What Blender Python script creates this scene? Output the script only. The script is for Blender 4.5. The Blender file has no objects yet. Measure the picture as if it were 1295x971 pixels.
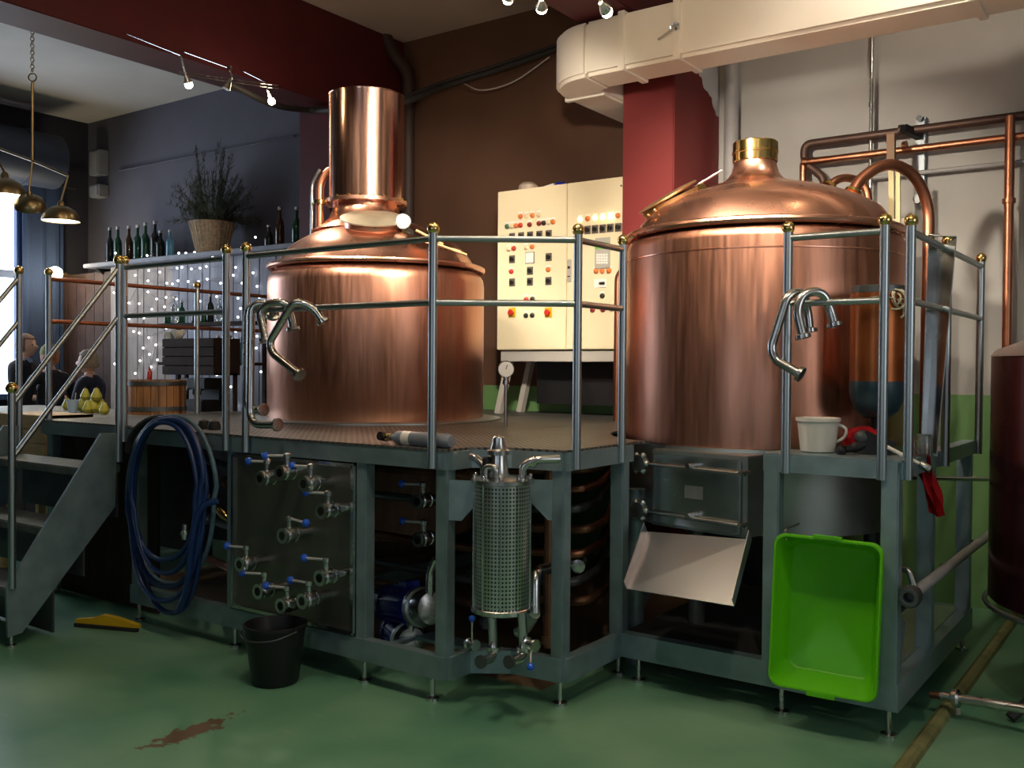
import bpy, bmesh, math, random
from mathutils import Vector, Matrix
random.seed(7)
S = bpy.context.scene
COL = S.collection
PI = math.pi

# ------------------------------------------------------------------ camera
FPX, CXP, CYP, HC = 1211.0, 647.5, 485.5, 1.6
_p, _r, _y = math.radians(-0.954), math.radians(0.41), math.radians(35.51)
FW = Vector((-math.sin(_y)*math.cos(_p), math.cos(_y)*math.cos(_p), math.sin(_p)))
_rt = Vector((math.cos(_y), math.sin(_y), 0)); _up = _rt.cross(FW)
RT = _rt*math.cos(_r) + _up*math.sin(_r)
UP = _up*math.cos(_r) - _rt*math.sin(_r)
CAM = Vector((0, 0, HC))
cd = bpy.data.cameras.new('camera'); co = bpy.data.objects.new('camera', cd); COL.objects.link(co)
cd.sensor_width = 36; cd.lens = FPX/1295*36; cd.clip_start = .05; cd.clip_end = 100
m3 = Matrix((RT, UP, -FW)).transposed()
co.matrix_world = Matrix.Translation(CAM) @ m3.to_4x4()
S.camera = co
def at(px, py, X=None, Y=None, Z=None, W=None):
    """pixel of the 1295x971 photograph -> point on a known plane of the place"""
    d = FW + RT*((px-CXP)/FPX) - UP*((py-CYP)/FPX)
    if X is not None: t = X/d.x
    elif Y is not None: t = Y/d.y
    elif Z is not None: t = (Z-HC)/d.z
    else: t = W
    return CAM + d*t

# ------------------------------------------------------------------ world, exposure, daylight
w = bpy.data.worlds.new('world'); S.world = w; w.use_nodes = True
w.node_tree.nodes['Background'].inputs[0].default_value = (.55, .65, .8, 1)
w.node_tree.nodes['Background'].inputs[1].default_value = .6
S.view_settings.view_transform = 'Standard'
S.view_settings.look = 'None'
S.view_settings.gamma = 1
S.view_settings.exposure = 0.0
S.view_settings.use_curve_mapping = False
def area(name, loc, target, sx, sy, power, col):
    l = bpy.data.lights.new(name, 'AREA'); l.shape = 'RECTANGLE'; l.size = sx; l.size_y = sy
    l.energy = power; l.color = col
    o = bpy.data.objects.new(name, l); COL.objects.link(o); o.location = loc
    o.rotation_euler = (Vector(target)-Vector(loc)).to_track_quat('-Z', 'Y').to_euler()
    return o
# daylight through the glazed openings of the walls around the camera
area('daylight_front', (-1.9, -2.35, 2.1), (-1.9, 0, 2.1), 1.5, 2.0, 9, (.82, .91, 1))
area('daylight_front', (1.2, -2.35, 2.1), (1.2, 0, 2.1), 1.5, 2.0, 9, (.82, .91, 1))
area('daylight_side', (3.35, 2.6, 2.5), (0, 2.6, 2.5), 2.2, 2.2, 30, (1, .97, .93))
area('daylight_far', (-11.75, 4.0, 2.7), (-9, 4.0, 3.2), 1.8, 2.0, 50, (.62, .75, 1))
def spot(name, loc, target, power, ang, col=(1, .86, .68), blend=.6, r=.03):
    l = bpy.data.lights.new(name, 'SPOT'); l.energy = power; l.spot_size = math.radians(ang); l.spot_blend = blend
    l.color = col; l.shadow_soft_size = r
    o = bpy.data.objects.new(name, l); COL.objects.link(o); o.location = loc
    o.rotation_euler = (Vector(target)-Vector(loc)).to_track_quat('-Z', 'Y').to_euler()
    return o

# ------------------------------------------------------------------ materials
MATS = {}
def N(nt, t, **k):
    n = nt.nodes.new(t)
    for a, b in k.items(): setattr(n, a, b)
    return n
def mat(name, col, rough=.5, metal=0, var=.0, scale=8, bump=0, stretch=None, emit=None, es=1, trans=0, coat=0, roughvar=0, alpha=1, ior=1.45):
    if name in MATS: return MATS[name]
    m = bpy.data.materials.new(name); m.use_nodes = True; MATS[name] = m
    nt = m.node_tree; b = nt.nodes['Principled BSDF']
    c = (*col, 1)
    b.inputs['Base Color'].default_value = c
    b.inputs['Roughness'].default_value = rough; b.inputs['Metallic'].default_value = metal
    b.inputs['Transmission Weight'].default_value = trans; b.inputs['Coat Weight'].default_value = coat
    b.inputs['IOR'].default_value = ior
    if alpha < 1: b.inputs['Alpha'].default_value = alpha
    if emit:
        b.inputs['Emission Color'].default_value = (*emit, 1); b.inputs['Emission Strength'].default_value = es
    if var or bump or roughvar:
        tc = N(nt, 'ShaderNodeTexCoord'); mp = N(nt, 'ShaderNodeMapping')
        if stretch: mp.inputs['Scale'].default_value = stretch
        nt.links.new(tc.outputs['Object'], mp.inputs[0])
        no = N(nt, 'ShaderNodeTexNoise'); no.inputs['Scale'].default_value = scale; no.inputs['Detail'].default_value = 5
        nt.links.new(mp.outputs[0], no.inputs['Vector'])
        if var:
            mx = N(nt, 'ShaderNodeMix', data_type='RGBA')
            mx.inputs[6].default_value = (*[max(0, v*(1-var)) for v in col], 1)
            mx.inputs[7].default_value = (*[min(1, v*(1+var)) for v in col], 1)
            rp = N(nt, 'ShaderNodeMapRange'); rp.inputs[1].default_value = .3; rp.inputs[2].default_value = .7
            nt.links.new(no.outputs[0], rp.inputs[0]); nt.links.new(rp.outputs[0], mx.inputs[0])
            nt.links.new(mx.outputs[2], b.inputs['Base Color'])
        if roughvar:
            rr = N(nt, 'ShaderNodeMapRange'); rr.inputs[1].default_value = .3; rr.inputs[2].default_value = .7
            rr.inputs[3].default_value = max(.02, rough-roughvar); rr.inputs[4].default_value = min(1, rough+roughvar)
            nt.links.new(no.outputs[0], rr.inputs[0]); nt.links.new(rr.outputs[0], b.inputs['Roughness'])
        if bump:
            bp = N(nt, 'ShaderNodeBump'); bp.inputs['Strength'].default_value = bump; bp.inputs['Distance'].default_value = .01
            nt.links.new(no.outputs[0], bp.inputs['Height']); nt.links.new(bp.outputs[0], b.inputs['Normal'])
    return m
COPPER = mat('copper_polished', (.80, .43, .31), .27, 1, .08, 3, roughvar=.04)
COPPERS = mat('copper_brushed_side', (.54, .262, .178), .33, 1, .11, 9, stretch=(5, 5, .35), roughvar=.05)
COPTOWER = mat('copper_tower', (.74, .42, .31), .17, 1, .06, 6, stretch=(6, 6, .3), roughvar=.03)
COPIPE = mat('copper_pipe', (.40, .17, .10), .38, 1, .2, 6)
COPOLD = mat('copper_oxidised', (.22, .11, .06), .5, .7, .4, 7)
BRASS = mat('brass', (.80, .58, .22), .16, 1)
STEEL = mat('stainless', (.56, .58, .58), .24, 1, .08, 6, roughvar=.06)
STEELB = mat('stainless_brushed', (.44, .49, .49), .38, 1, .05, 4, stretch=(1, 1, 4))
RAIL = mat('railing_steel', (.42, .48, .51), .34, 1)
FRAME = mat('galvanised_frame', (.22, .31, .34), .42, .55, .14, 9, roughvar=.08)
FRAMED = mat('worn_tread_steel', (.17, .19, .19), .55, .5, .25, 9)
DARKSTEEL = mat('dark_steel', (.10, .11, .115), .4, .7, .2, 6)
BLACKP = mat('black_plastic', (.007, .007, .009), .5, 0)
RUBBER = mat('black_rubber', (.02, .02, .02), .7, 0)
BLUEP = mat('blue_handle_plastic', (.015, .10, .60), .3, 0)
BLUEM = mat('blue_motor_paint', (.008, .022, .26), .35, 0, .15, 8)
BLUEH = mat('blue_hose', (.008, .032, .13), .4, 0, .2, 12)
BLUEH2 = mat('pale_blue_hose', (.07, .13, .18), .4, 0, .3, 30)
WHITEP = mat('white_plastic', (.74, .72, .66), .4, 0)
WHITED = mat('gauge_white', (.85, .85, .82), .35, 0)
LIME = mat('lime_plastic', (.10, .46, .005), .36, 0, .06, 4, roughvar=.05)
REDP = mat('red_cloth', (.55, .012, .02), .7, 0, .2, 20)
REDT = mat('red_hose_material', (.5, .02, .02), .4, 0)
CREAM = mat('cream_cabinet', (.78, .70, .48), .42, 0, .03, 3)
GREYL = mat('light_grey_paint', (.42, .41, .38), .5, 0)
YELLOW = mat('yellow_plastic', (.62, .40, .01), .45, 0)
REDSHADED = mat('shaded_red_paint', (.07, .007, .010), .6, 0, .15, 3, bump=.05)  # darker copy of the pilaster red, lack of light put into the colour
DUCT = mat('white_duct_paint', (.74, .70, .63), .45, 0, .05, 2, bump=.05)
CEIL = mat('ceiling_plaster', (.50, .46, .42), .9, 0, .10, 1.2, bump=.06)
WALLBROWN = mat('brown_wall_paint', (.10, .05, .03), .75, 0, .14, 1.6, bump=.06)
WALLGREY = mat('grey_wall_paint', (.105, .10, .125), .8, 0, .12, 1.6, bump=.06)
WALLWHITE = mat('white_wall_paint', (.37, .367, .358), .8, 0, .07, 2.2, bump=.08)
WALLGREEN = mat('green_wall_paint', (.13, .27, .10), .6, 0, .14, 2.4, bump=.05)
WALLDARK = mat('dark_wall_paint', (.028, .027, .038), .8, 0, .2, 2)
OAK = mat('oak_staves', (.26, .12, .045), .55, 0, .35, 6, stretch=(6, 6, .6))
LIGHTWOOD = mat('light_wood', (.50, .33, .15), .55, 0, .2, 5, stretch=(1, 1, 5))
PLANKW = mat('pale_plank_wood', (.33, .265, .235), .6, 0, .2, 6, stretch=(6, 6, .6))
PLANKB = mat('bluewhite_plank_wood', (.25, .25, .30), .6, 0, .2, 6, stretch=(6, 6, .6))
DARKWOOD = mat('dark_wood', (.030, .019, .015), .85, 0, .3, 6)
STONE = mat('grey_counter_stone', (.22, .22, .20), .5, 0, .15, 9)
GLASSG = mat('green_bottle_glass', (.02, .09, .05), .08, 0, trans=.35, ior=1.5)
GLASSB = mat('brown_bottle_glass', (.07, .03, .012), .08, 0, trans=.3, ior=1.5)
GLASSK = mat('dark_bottle_glass', (.01, .015, .014), .08, 0)
GLASSC = mat('clear_glass', (.6, .65, .64), .05, 0, trans=.92, ior=1.45)
GLASSBL = mat('blue_glass', (.10, .28, .40), .08, 0, trans=.3)
FOIL = mat('bottle_foil', (.35, .35, .33), .35, .8)
WICKER = mat('wicker', (.46, .36, .25), .7, 0, .3, 30)
LEAF = mat('dry_fir_needles', (.055, .062, .030), .7, 0, .4, 14)
LEAFB = mat('fir_stem', (.07, .045, .028), .8, 0)
FRUIT = mat('yellow_green_fruit', (.42, .40, .06), .4, 0, .25, 14)
BULB = mat('halogen_bulb', (1, .9, .7), .3, 0, emit=(1, .83, .52), es=60)
BULBW = mat('fairy_bulb', (1, 1, 1), .3, 0, emit=(.86, .92, 1), es=9)
BULBS = mat('glaring_bulb', (1, .9, .7), .3, 0, emit=(1, .86, .6), es=70)
SHADEIN = mat('lamp_glow', (1, .95, .8), .4, 0, emit=(1, .90, .66), es=5.5)
SHADE = mat('aged_brass_shade', (.34, .27, .15), .32, .9, .15, 9)
SKYPANE = mat('bright_pane', (.8, .9, 1), .3, 0, emit=(.78, .90, 1), es=3.2)
LAMPOR = mat('orange_lamp', (.65, .20, .05), .3, 0)
LAMPCR = mat('cream_lamp', (.72, .62, .42), .3, 0)
LAMPRD = mat('dark_red_button', (.22, .02, .015), .3, 0)
LAMPRED = mat('red_button', (.5, .03, .015), .3, 0)
LAMPGN = mat('dark_green_button', (.02, .10, .06), .3, 0)
LAMPON = mat('lit_lamp', (1, .8, .4), .3, 0, emit=(1, .75, .32), es=4)
LAMPON2 = mat('brightly_lit_lamp', (1, .8, .5), .3, 0, emit=(1, .78, .45), es=14)
BTNBK = mat('black_button', (.012, .012, .012), .35, 0)
SWPL = mat('switch_plate', (.16, .15, .13), .4, .4)
SCREEN = mat('green_display', (.12, .35, .05), .25, 0, emit=(.16, .5, .05), es=.5)
KEYP = mat('keypad_grey', (.42, .42, .38), .4, 0)
PAPER = mat('paper', (.70, .66, .55), .8, 0)
SKIN = mat('skin', (.52, .30, .22), .5, 0)
NAVY = mat('navy_jacket', (.010, .012, .030), .8, 0, .2, 20)
BLACKC = mat('black_jacket', (.012, .011, .016), .85, 0, .2, 20)
BLUEC = mat('pale_blue_shirt', (.18, .28, .48), .8, 0)
JEANS = mat('dark_trousers', (.02, .025, .04), .85, 0)
BLOND = mat('grey_blond_hair', (.26, .20, .13), .6, 0, .3, 40)
REDHAIR = mat('reddish_hair', (.28, .09, .03), .6, 0, .3, 40)
BROWNH = mat('brown_hair', (.09, .04, .02), .6, 0, .3, 40)
EYE = mat('eye_dark', (.02, .015, .012), .3, 0)
LIPS = mat('lips', (.36, .13, .11), .5, 0)
TANKR = mat('dark_red_tank', (.085, .022, .026), .24, .75, .3, 2, roughvar=.08)
TANKLID = mat('tank_lid_steel', (.50, .44, .45), .38, .7, .1, 4)
DARKDUCT = mat('dark_blue_duct', (.06, .07, .10), .5, .3)
PIPEGREY = mat('grey_painted_pipe', (.30, .30, .31), .5, 0, .1, 5)
PIPEBROWN = mat('brown_painted_pipe', (.035, .02, .017), .6, 0, .1, 5)
GASGREY = mat('grey_gas_paint', (.19, .21, .25), .4, .1)
AMBER = mat('amber_reflection', (.30, .09, .025), .30, .7, .25, 5)
SLATEBLUE = mat('slate_blue_reflection', (.03, .06, .08), .3, .2)
KERB = mat('stained_kerb', (.17, .17, .07), .6, 0, .35, 9)
ROPE = mat('string', (.55, .52, .38), .8, 0)
CONCRETE = mat('bare_concrete', (.20, .14, .09), .85, 0, .3, 5)

# floor: green epoxy with scuffs, bare concrete under the platform, one dirt streak
def floor_mat():
    m = bpy.data.materials.new('green_epoxy_floor'); m.use_nodes = True; nt = m.node_tree; b = nt.nodes['Principled BSDF']; L = nt.links
    tc = N(nt, 'ShaderNodeTexCoord')
    n1 = N(nt, 'ShaderNodeTexNoise'); n1.inputs['Scale'].default_value = .9; n1.inputs['Detail'].default_value = 6; L.new(tc.outputs['Object'], n1.inputs[0])
    r1 = N(nt, 'ShaderNodeValToRGB'); r1.color_ramp.elements[0].position = .38; r1.color_ramp.elements[1].position = .66
    r1.color_ramp.elements[0].color = (.075, .22, .135, 1); r1.color_ramp.elements[1].color = (.19, .35, .215, 1)
    L.new(n1.outputs[0], r1.inputs[0])
    n2 = N(nt, 'ShaderNodeTexNoise'); n2.inputs['Scale'].default_value = 26; n2.inputs['Detail'].default_value = 4
    mp = N(nt, 'ShaderNodeMapping'); mp.inputs['Rotation'].default_value = (0, 0, .5); mp.inputs['Scale'].default_value = (.25, 1, 1)
    L.new(tc.outputs['Object'], mp.inputs[0]); L.new(mp.outputs[0], n2.inputs[0])
    mr = N(nt, 'ShaderNodeMapRange'); mr.inputs[1].default_value = .62; mr.inputs[2].default_value = .8; mr.inputs[4].default_value = .35
    L.new(n2.outputs[0], mr.inputs[0])
    mx = N(nt, 'ShaderNodeMix', data_type='RGBA'); mx.inputs[7].default_value = (.30, .33, .24, 1)
    L.new(mr.outputs[0], mx.inputs[0]); L.new(r1.outputs[0], mx.inputs[6])
    # dirt streak: ellipse mask around its place on the floor, frayed with noise
    c = at(242, 925, Z=0); a_, b_ = at(190, 945, Z=0), at(298, 905, Z=0); ang = math.atan2(b_.y-a_.y, b_.x-a_.x)
    def ell(cx, cy, an, lx, ly, frq, amp, thr):
        mm = N(nt, 'ShaderNodeMapping', vector_type='TEXTURE'); mm.inputs['Location'].default_value = (cx, cy, 0); mm.inputs['Rotation'].default_value = (0, 0, an)
        mm.inputs['Scale'].default_value = (lx, ly, 1); L.new(tc.outputs['Object'], mm.inputs[0])
        le = N(nt, 'ShaderNodeVectorMath', operation='LENGTH'); L.new(mm.outputs[0], le.inputs[0])
        nn = N(nt, 'ShaderNodeTexNoise'); nn.inputs['Scale'].default_value = frq; nn.inputs['Detail'].default_value = 6; L.new(tc.outputs['Object'], nn.inputs[0])
        ad = N(nt, 'ShaderNodeMath', operation='MULTIPLY_ADD'); ad.inputs[1].default_value = amp; L.new(nn.outputs[0], ad.inputs[0]); L.new(le.outputs['Value'], ad.inputs[2])
        q = N(nt, 'ShaderNodeMapRange'); q.inputs[1].default_value = thr; q.inputs[2].default_value = thr-.12; L.new(ad.outputs[0], q.inputs[0])
        return q.outputs[0]
    d1 = ell(c.x, c.y, ang, .30, .085, 20, 2.4, 1.95)
    m2 = N(nt, 'ShaderNodeMix', data_type='RGBA'); m2.inputs[7].default_value = (.115, .075, .045, 1); L.new(d1, m2.inputs[0]); L.new(mx.outputs[2], m2.inputs[6])
    # unpainted concrete below the platform
    sx = N(nt, 'ShaderNodeSeparateXYZ'); L.new(tc.outputs['Object'], sx.inputs[0])
    def step(o, v, gt):
        q = N(nt, 'ShaderNodeMath', operation='GREATER_THAN' if gt else 'LESS_THAN'); q.inputs[1].default_value = v; L.new(o, q.inputs[0]); return q.outputs[0]
    def mul(x, y):
        q = N(nt, 'ShaderNodeMath', operation='MULTIPLY'); L.new(x, q.inputs[0]); L.new(y, q.inputs[1]); return q.outputs[0]
    reg = mul(mul(step(sx.outputs[0], -6.4, True), step(sx.outputs[0], -2.62, False)), step(sx.outputs[1], 3.95, True))
    m3_ = N(nt, 'ShaderNodeMix', data_type='RGBA'); m3_.inputs[7].default_value = (.21, .14, .085, 1); L.new(reg, m3_.inputs[0]); L.new(m2.outputs[2], m3_.inputs[6])
    L.new(m3_.outputs[2], b.inputs['Base Color'])
    rr = N(nt, 'ShaderNodeMapRange'); rr.inputs[1].default_value = .3; rr.inputs[2].default_value = .7; rr.inputs[3].default_value = .28; rr.inputs[4].default_value = .5
    L.new(n1.outputs[0], rr.inputs[0]); L.new(rr.outputs[0], b.inputs['Roughness'])
    bp = N(nt, 'ShaderNodeBump'); bp.inputs['Strength'].default_value = .05; bp.inputs['Distance'].default_value = .01; L.new(n2.outputs[0], bp.inputs['Height']); L.new(bp.outputs[0], b.inputs['Normal'])
    return m
def column_mat():
    m = bpy.data.materials.new('red_paint_over_white_plaster'); m.use_nodes = True; nt = m.node_tree; b = nt.nodes['Principled BSDF']; L = nt.links
    tc = N(nt, 'ShaderNodeTexCoord'); sp = N(nt, 'ShaderNodeSeparateXYZ'); L.new(tc.outputs['Object'], sp.inputs[0])
    no = N(nt, 'ShaderNodeTexNoise'); no.inputs['Scale'].default_value = 7; no.inputs['Detail'].default_value = 6; L.new(tc.outputs['Object'], no.inputs[0])
    # ragged paint edge runs down towards the wall on the side face
    a = N(nt, 'ShaderNodeMath', operation='MULTIPLY_ADD'); a.inputs[1].default_value = .62; L.new(sp.outputs[1], a.inputs[0]); L.new(sp.outputs[2], a.inputs[2])
    a2 = N(nt, 'ShaderNodeMath', operation='MULTIPLY_ADD'); a2.inputs[1].default_value = .22; L.new(no.outputs[0], a2.inputs[0]); L.new(a.outputs[0], a2.inputs[2])
    g = N(nt, 'ShaderNodeMath', operation='GREATER_THAN'); g.inputs[1].default_value = 3.80+.62*6.75+.11; L.new(a2.outputs[0], g.inputs[0])
    x = N(nt, 'ShaderNodeMath', operation='GREATER_THAN'); x.inputs[1].default_value = -3.10; L.new(sp.outputs[0], x.inputs[0])
    mu = N(nt, 'ShaderNodeMath', operation='MULTIPLY'); L.new(g.outputs[0], mu.inputs[0]); L.new(x.outputs[0], mu.inputs[1])
    mx = N(nt, 'ShaderNodeMix', data_type='RGBA'); mx.inputs[6].default_value = (.15, .012, .012, 1); mx.inputs[7].default_value = (.5, .52, .56, 1)
    L.new(mu.outputs[0], mx.inputs[0]); L.new(mx.outputs[2], b.inputs['Base Color']); b.inputs['Roughness'].default_value = .6
    return m
def deck_mat():
    m = bpy.data.materials.new('punched_deck_plate'); m.use_nodes = True; nt = m.node_tree; b = nt.nodes['Principled BSDF']; L = nt.links
    tc = N(nt, 'ShaderNodeTexCoord'); mp = N(nt, 'ShaderNodeMapping'); mp.inputs['Scale'].default_value = (33, 33, 33); mp.inputs['Rotation'].default_value = (0, 0, .785)
    L.new(tc.outputs['Object'], mp.inputs[0])
    v = N(nt, 'ShaderNodeTexVoronoi', voronoi_dimensions='2D'); v.inputs['Randomness'].default_value = 0; v.inputs['Scale'].default_value = 1; L.new(mp.outputs[0], v.inputs[0])
    r = N(nt, 'ShaderNodeMapRange'); r.inputs[1].default_value = .25; r.inputs[2].default_value = .4; L.new(v.outputs[0], r.inputs[0])
    no = N(nt, 'ShaderNodeTexNoise'); no.inputs['Scale'].default_value = 3; L.new(tc.outputs['Object'], no.inputs[0])
    cr = N(nt, 'ShaderNodeValToRGB'); cr.color_ramp.elements[0].color = (.10, .10, .095, 1); cr.color_ramp.elements[1].color = (.21, .21, .20, 1); L.new(no.outputs[0], cr.inputs[0])
    mx = N(nt, 'ShaderNodeMix', data_type='RGBA'); mx.inputs[6].default_value = (.05, .05, .045, 1); L.new(r.outputs[0], mx.inputs[0]); L.new(cr.outputs[0], mx.inputs[7])
    L.new(mx.outputs[2], b.inputs['Base Color']); b.inputs['Metallic'].default_value = .6; b.inputs['Roughness'].default_value = .45
    bp = N(nt, 'ShaderNodeBump'); bp.inputs['Strength'].default_value = .5; bp.inputs['Distance'].default_value = .006; L.new(r.outputs[0], bp.inputs['Height']); L.new(bp.outputs[0], b.inputs['Normal'])
    return m
def perf_mat():
    """perforated stainless sheet rolled into a cylinder round the object's own z axis"""
    m = bpy.data.materials.new('perforated_stainless'); m.use_nodes = True; nt = m.node_tree; b = nt.nodes['Principled BSDF']; L = nt.links
    tc = N(nt, 'ShaderNodeTexCoord'); sp = N(nt, 'ShaderNodeSeparateXYZ'); L.new(tc.outputs['Object'], sp.inputs[0])
    an = N(nt, 'ShaderNodeMath', operation='ARCTAN2'); L.new(sp.outputs[1], an.inputs[0]); L.new(sp.outputs[0], an.inputs[1])
    sc = N(nt, 'ShaderNodeMath', operation='MULTIPLY'); sc.inputs[1].default_value = 48/(2*PI); L.new(an.outputs[0], sc.inputs[0])
    sz = N(nt, 'ShaderNodeMath', operation='MULTIPLY'); sz.inputs[1].default_value = 55; L.new(sp.outputs[2], sz.inputs[0])
    cb = N(nt, 'ShaderNodeCombineXYZ'); L.new(sc.outputs[0], cb.inputs[0]); L.new(sz.outputs[0], cb.inputs[1])
    v = N(nt, 'ShaderNodeTexVoronoi', voronoi_dimensions='2D'); v.inputs['Randomness'].default_value = 0; v.inputs['Scale'].default_value = 1; L.new(cb.outputs[0], v.inputs[0])
    r = N(nt, 'ShaderNodeMapRange'); r.inputs[1].default_value = .26; r.inputs[2].default_value = .34; L.new(v.outputs[0], r.inputs[0])
    mx = N(nt, 'ShaderNodeMix', data_type='RGBA'); mx.inputs[6].default_value = (.015, .02, .018, 1); mx.inputs[7].default_value = (.55, .62, .58, 1)
    L.new(r.outputs[0], mx.inputs[0]); L.new(mx.outputs[2], b.inputs['Base Color']); L.new(r.outputs[0], b.inputs['Metallic']); b.inputs['Roughness'].default_value = .3
    return m
FLOORM = floor_mat(); COLM = column_mat(); DECKM = deck_mat(); PERF = perf_mat()

# ------------------------------------------------------------------ mesh helpers
def B(): return bmesh.new()
def face(bm, vs):
    try: return bm.faces.new(vs)
    except ValueError: return None
def box(bm, x0, x1, y0, y1, z0, z1, bev=0, mi=0):
    vs = [bm.verts.new((x, y, z)) for z in (z0, z1) for x, y in ((x0, y0), (x1, y0), (x1, y1), (x0, y1))]
    fs = [bm.faces.new([vs[i] for i in q]) for q in ((3, 2, 1, 0), (4, 5, 6, 7), (0, 1, 5, 4), (1, 2, 6, 5), (2, 3, 7, 6), (3, 0, 4, 7))]
    for f in fs: f.material_index = mi
    if bev: bmesh.ops.bevel(bm, geom=list({e for f in fs for e in f.edges}), offset=bev, segments=2, affect='EDGES')
    return bm
def bx(x0, x1, y0, y1, z0, z1, bev=0): return box(B(), x0, x1, y0, y1, z0, z1, bev)
def beam(bm, a, b, wdt, hgt, up=(0, 0, 1)):
    """rectangular bar from a to b"""
    a, b = Vector(a), Vector(b); d = (b-a).normalized(); u = Vector(up)
    if abs(d.dot(u)) > .99: u = Vector((0, 1, 0))
    s = d.cross(u).normalized(); u = s.cross(d).normalized()
    vs = [bm.verts.new(p + s*sx*wdt/2 + u*sz*hgt/2) for p in (a, b) for sx, sz in ((-1, -1), (1, -1), (1, 1), (-1, 1))]
    for q in ((3, 2, 1, 0), (4, 5, 6, 7), (0, 1, 5, 4), (1, 2, 6, 5), (2, 3, 7, 6), (3, 0, 4, 7)): bm.faces.new([vs[i] for i in q])
    bmesh.ops.recalc_face_normals(bm, faces=bm.faces[:])
    return bm
def bm_beam(a, b, wd, h, up=(0, 0, 1)): return beam(B(), a, b, wd, h, up)
def frame_of(d):
    d = d.normalized(); u = Vector((0, 0, 1)) if abs(d.z) < .95 else Vector((1, 0, 0))
    s = d.cross(u).normalized(); return s, s.cross(d).normalized()
def tube(bm, pts, r, seg=12, closed=False, cap=True):
    pts = [Vector(p) for p in pts]; n = len(pts); rings = []
    rs = r if isinstance(r, (list, tuple)) else [r]*n
    s = None
    for i, p in enumerate(pts):
        if closed: d = pts[(i+1) % n]-pts[i-1]
        else: d = pts[min(i+1, n-1)]-pts[max(i-1, 0)]
        d.normalize()
        if s is None: s, u = frame_of(d)
        else:
            s = (s-d*s.dot(d)); s = s.normalized() if s.length > 1e-6 else frame_of(d)[0]
            u = s.cross(d).normalized()
        rings.append([bm.verts.new(p + (s*math.cos(2*PI*k/seg)+u*math.sin(2*PI*k/seg))*rs[i]) for k in range(seg)])
    m = n if closed else n-1
    for i in range(m):
        a, b = rings[i], rings[(i+1) % n]
        for k in range(seg): face(bm, (a[k], a[(k+1) % seg], b[(k+1) % seg], b[k]))
    if cap and not closed: face(bm, rings[0]); face(bm, rings[-1])
    bmesh.ops.recalc_face_normals(bm, faces=bm.faces[:])
    return bm
def fil(pts, rad, n=6):
    """round the corners of a polyline"""
    pts = [Vector(p) for p in pts]; out = [pts[0]]
    for i in range(1, len(pts)-1):
        a, p, b = pts[i-1], pts[i], pts[i+1]
        r = min(rad, (a-p).length*.49, (b-p).length*.49)
        q0 = p+(a-p).normalized()*r; q1 = p+(b-p).normalized()*r
        for k in range(n+1):
            t = k/n; out.append(q0*(1-t)**2+p*2*t*(1-t)+q1*t*t)
    out.append(pts[-1]); return out
def pipe(pts, r, rad=.08, seg=12): return tube(B(), fil(pts, rad), r, seg)
def smoothline(pts, n=6):
    """Catmull-Rom through points"""
    P = [Vector(p) for p in pts]; P = [P[0]*2-P[1]]+P+[P[-1]*2-P[-2]]; out = []
    for i in range(1, len(P)-2):
        for k in range(n):
            t = k/n; a, b, c, d = P[i-1:i+3]
            out.append(.5*((2*b)+(c-a)*t+(2*a-5*b+4*c-d)*t*t+(3*b-a-3*c+d)*t**3))
    out.append(P[-2]); return out
def cyl(bm, a, b, r0, r1=None, seg=16): return tube(bm, [a, b], [r0, r0 if r1 is None else r1], seg)
def bcyl(a, b, r0, r1=None, seg=16): return cyl(B(), a, b, r0, r1, seg)
def lathe(bm, prof, c=(0, 0, 0), seg=48, axis=None, capb=True, capt=True):
    c = Vector(c); ax = Vector(axis).normalized() if axis else Vector((0, 0, 1))
    if axis: s, u = frame_of(ax)
    else: s, u = Vector((1, 0, 0)), Vector((0, 1, 0))
    rings = []
    for r, z in prof:
        if r < 1e-5: rings.append([bm.verts.new(c+ax*z)])
        else: rings.append([bm.verts.new(c+ax*z+(s*math.cos(2*PI*k/seg)+u*math.sin(2*PI*k/seg))*r) for k in range(seg)])
    for a, b in zip(rings, rings[1:]):
        if len(a) == 1 and len(b) == 1: continue
        for k in range(seg):
            j = (k+1) % seg
            if len(a) == 1: face(bm, (a[0], b[j], b[k]))
            elif len(b) == 1: face(bm, (a[k], a[j], b[0]))
            else: face(bm, (a[k], a[j], b[j], b[k]))
    if capb and len(rings[0]) > 1: face(bm, rings[0][::-1])
    if capt and len(rings[-1]) > 1: face(bm, rings[-1])
    bmesh.ops.recalc_face_normals(bm, faces=bm.faces[:])
    return bm
def blathe(prof, c=(0, 0, 0), seg=48, axis=None, **k): return lathe(B(), prof, c, seg, axis, **k)
def sph(bm, c, r, seg=14, sc=(1, 1, 1)):
    bmesh.ops.create_uvsphere(bm, u_segments=seg, v_segments=max(6, seg//2+2), radius=r, matrix=Matrix.Translation(c) @ Matrix.Diagonal((*sc, 1)))
    return bm
def bsph(c, r, seg=14, sc=(1, 1, 1)): return sph(B(), c, r, seg, sc)
def torus(bm, c, R, r, seg=40, sg=8, axis=(0, 0, 1)):
    ax = Vector(axis).normalized(); s, u = frame_of(ax); c = Vector(c)
    return tube(bm, [c+(s*math.cos(2*PI*k/seg)+u*math.sin(2*PI*k/seg))*R for k in range(seg)], r, sg, closed=True)
def prism(bm, poly, z0, z1):
    lo = [bm.verts.new((x, y, z0)) for x, y in poly]; hi = [bm.verts.new((x, y, z1)) for x, y in poly]
    n = len(poly); face(bm, lo[::-1]); face(bm, hi)
    for i in range(n): face(bm, (lo[i], lo[(i+1) % n], hi[(i+1) % n], hi[i]))
    bmesh.ops.recalc_face_normals(bm, faces=bm.faces[:]); return bm
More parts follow.
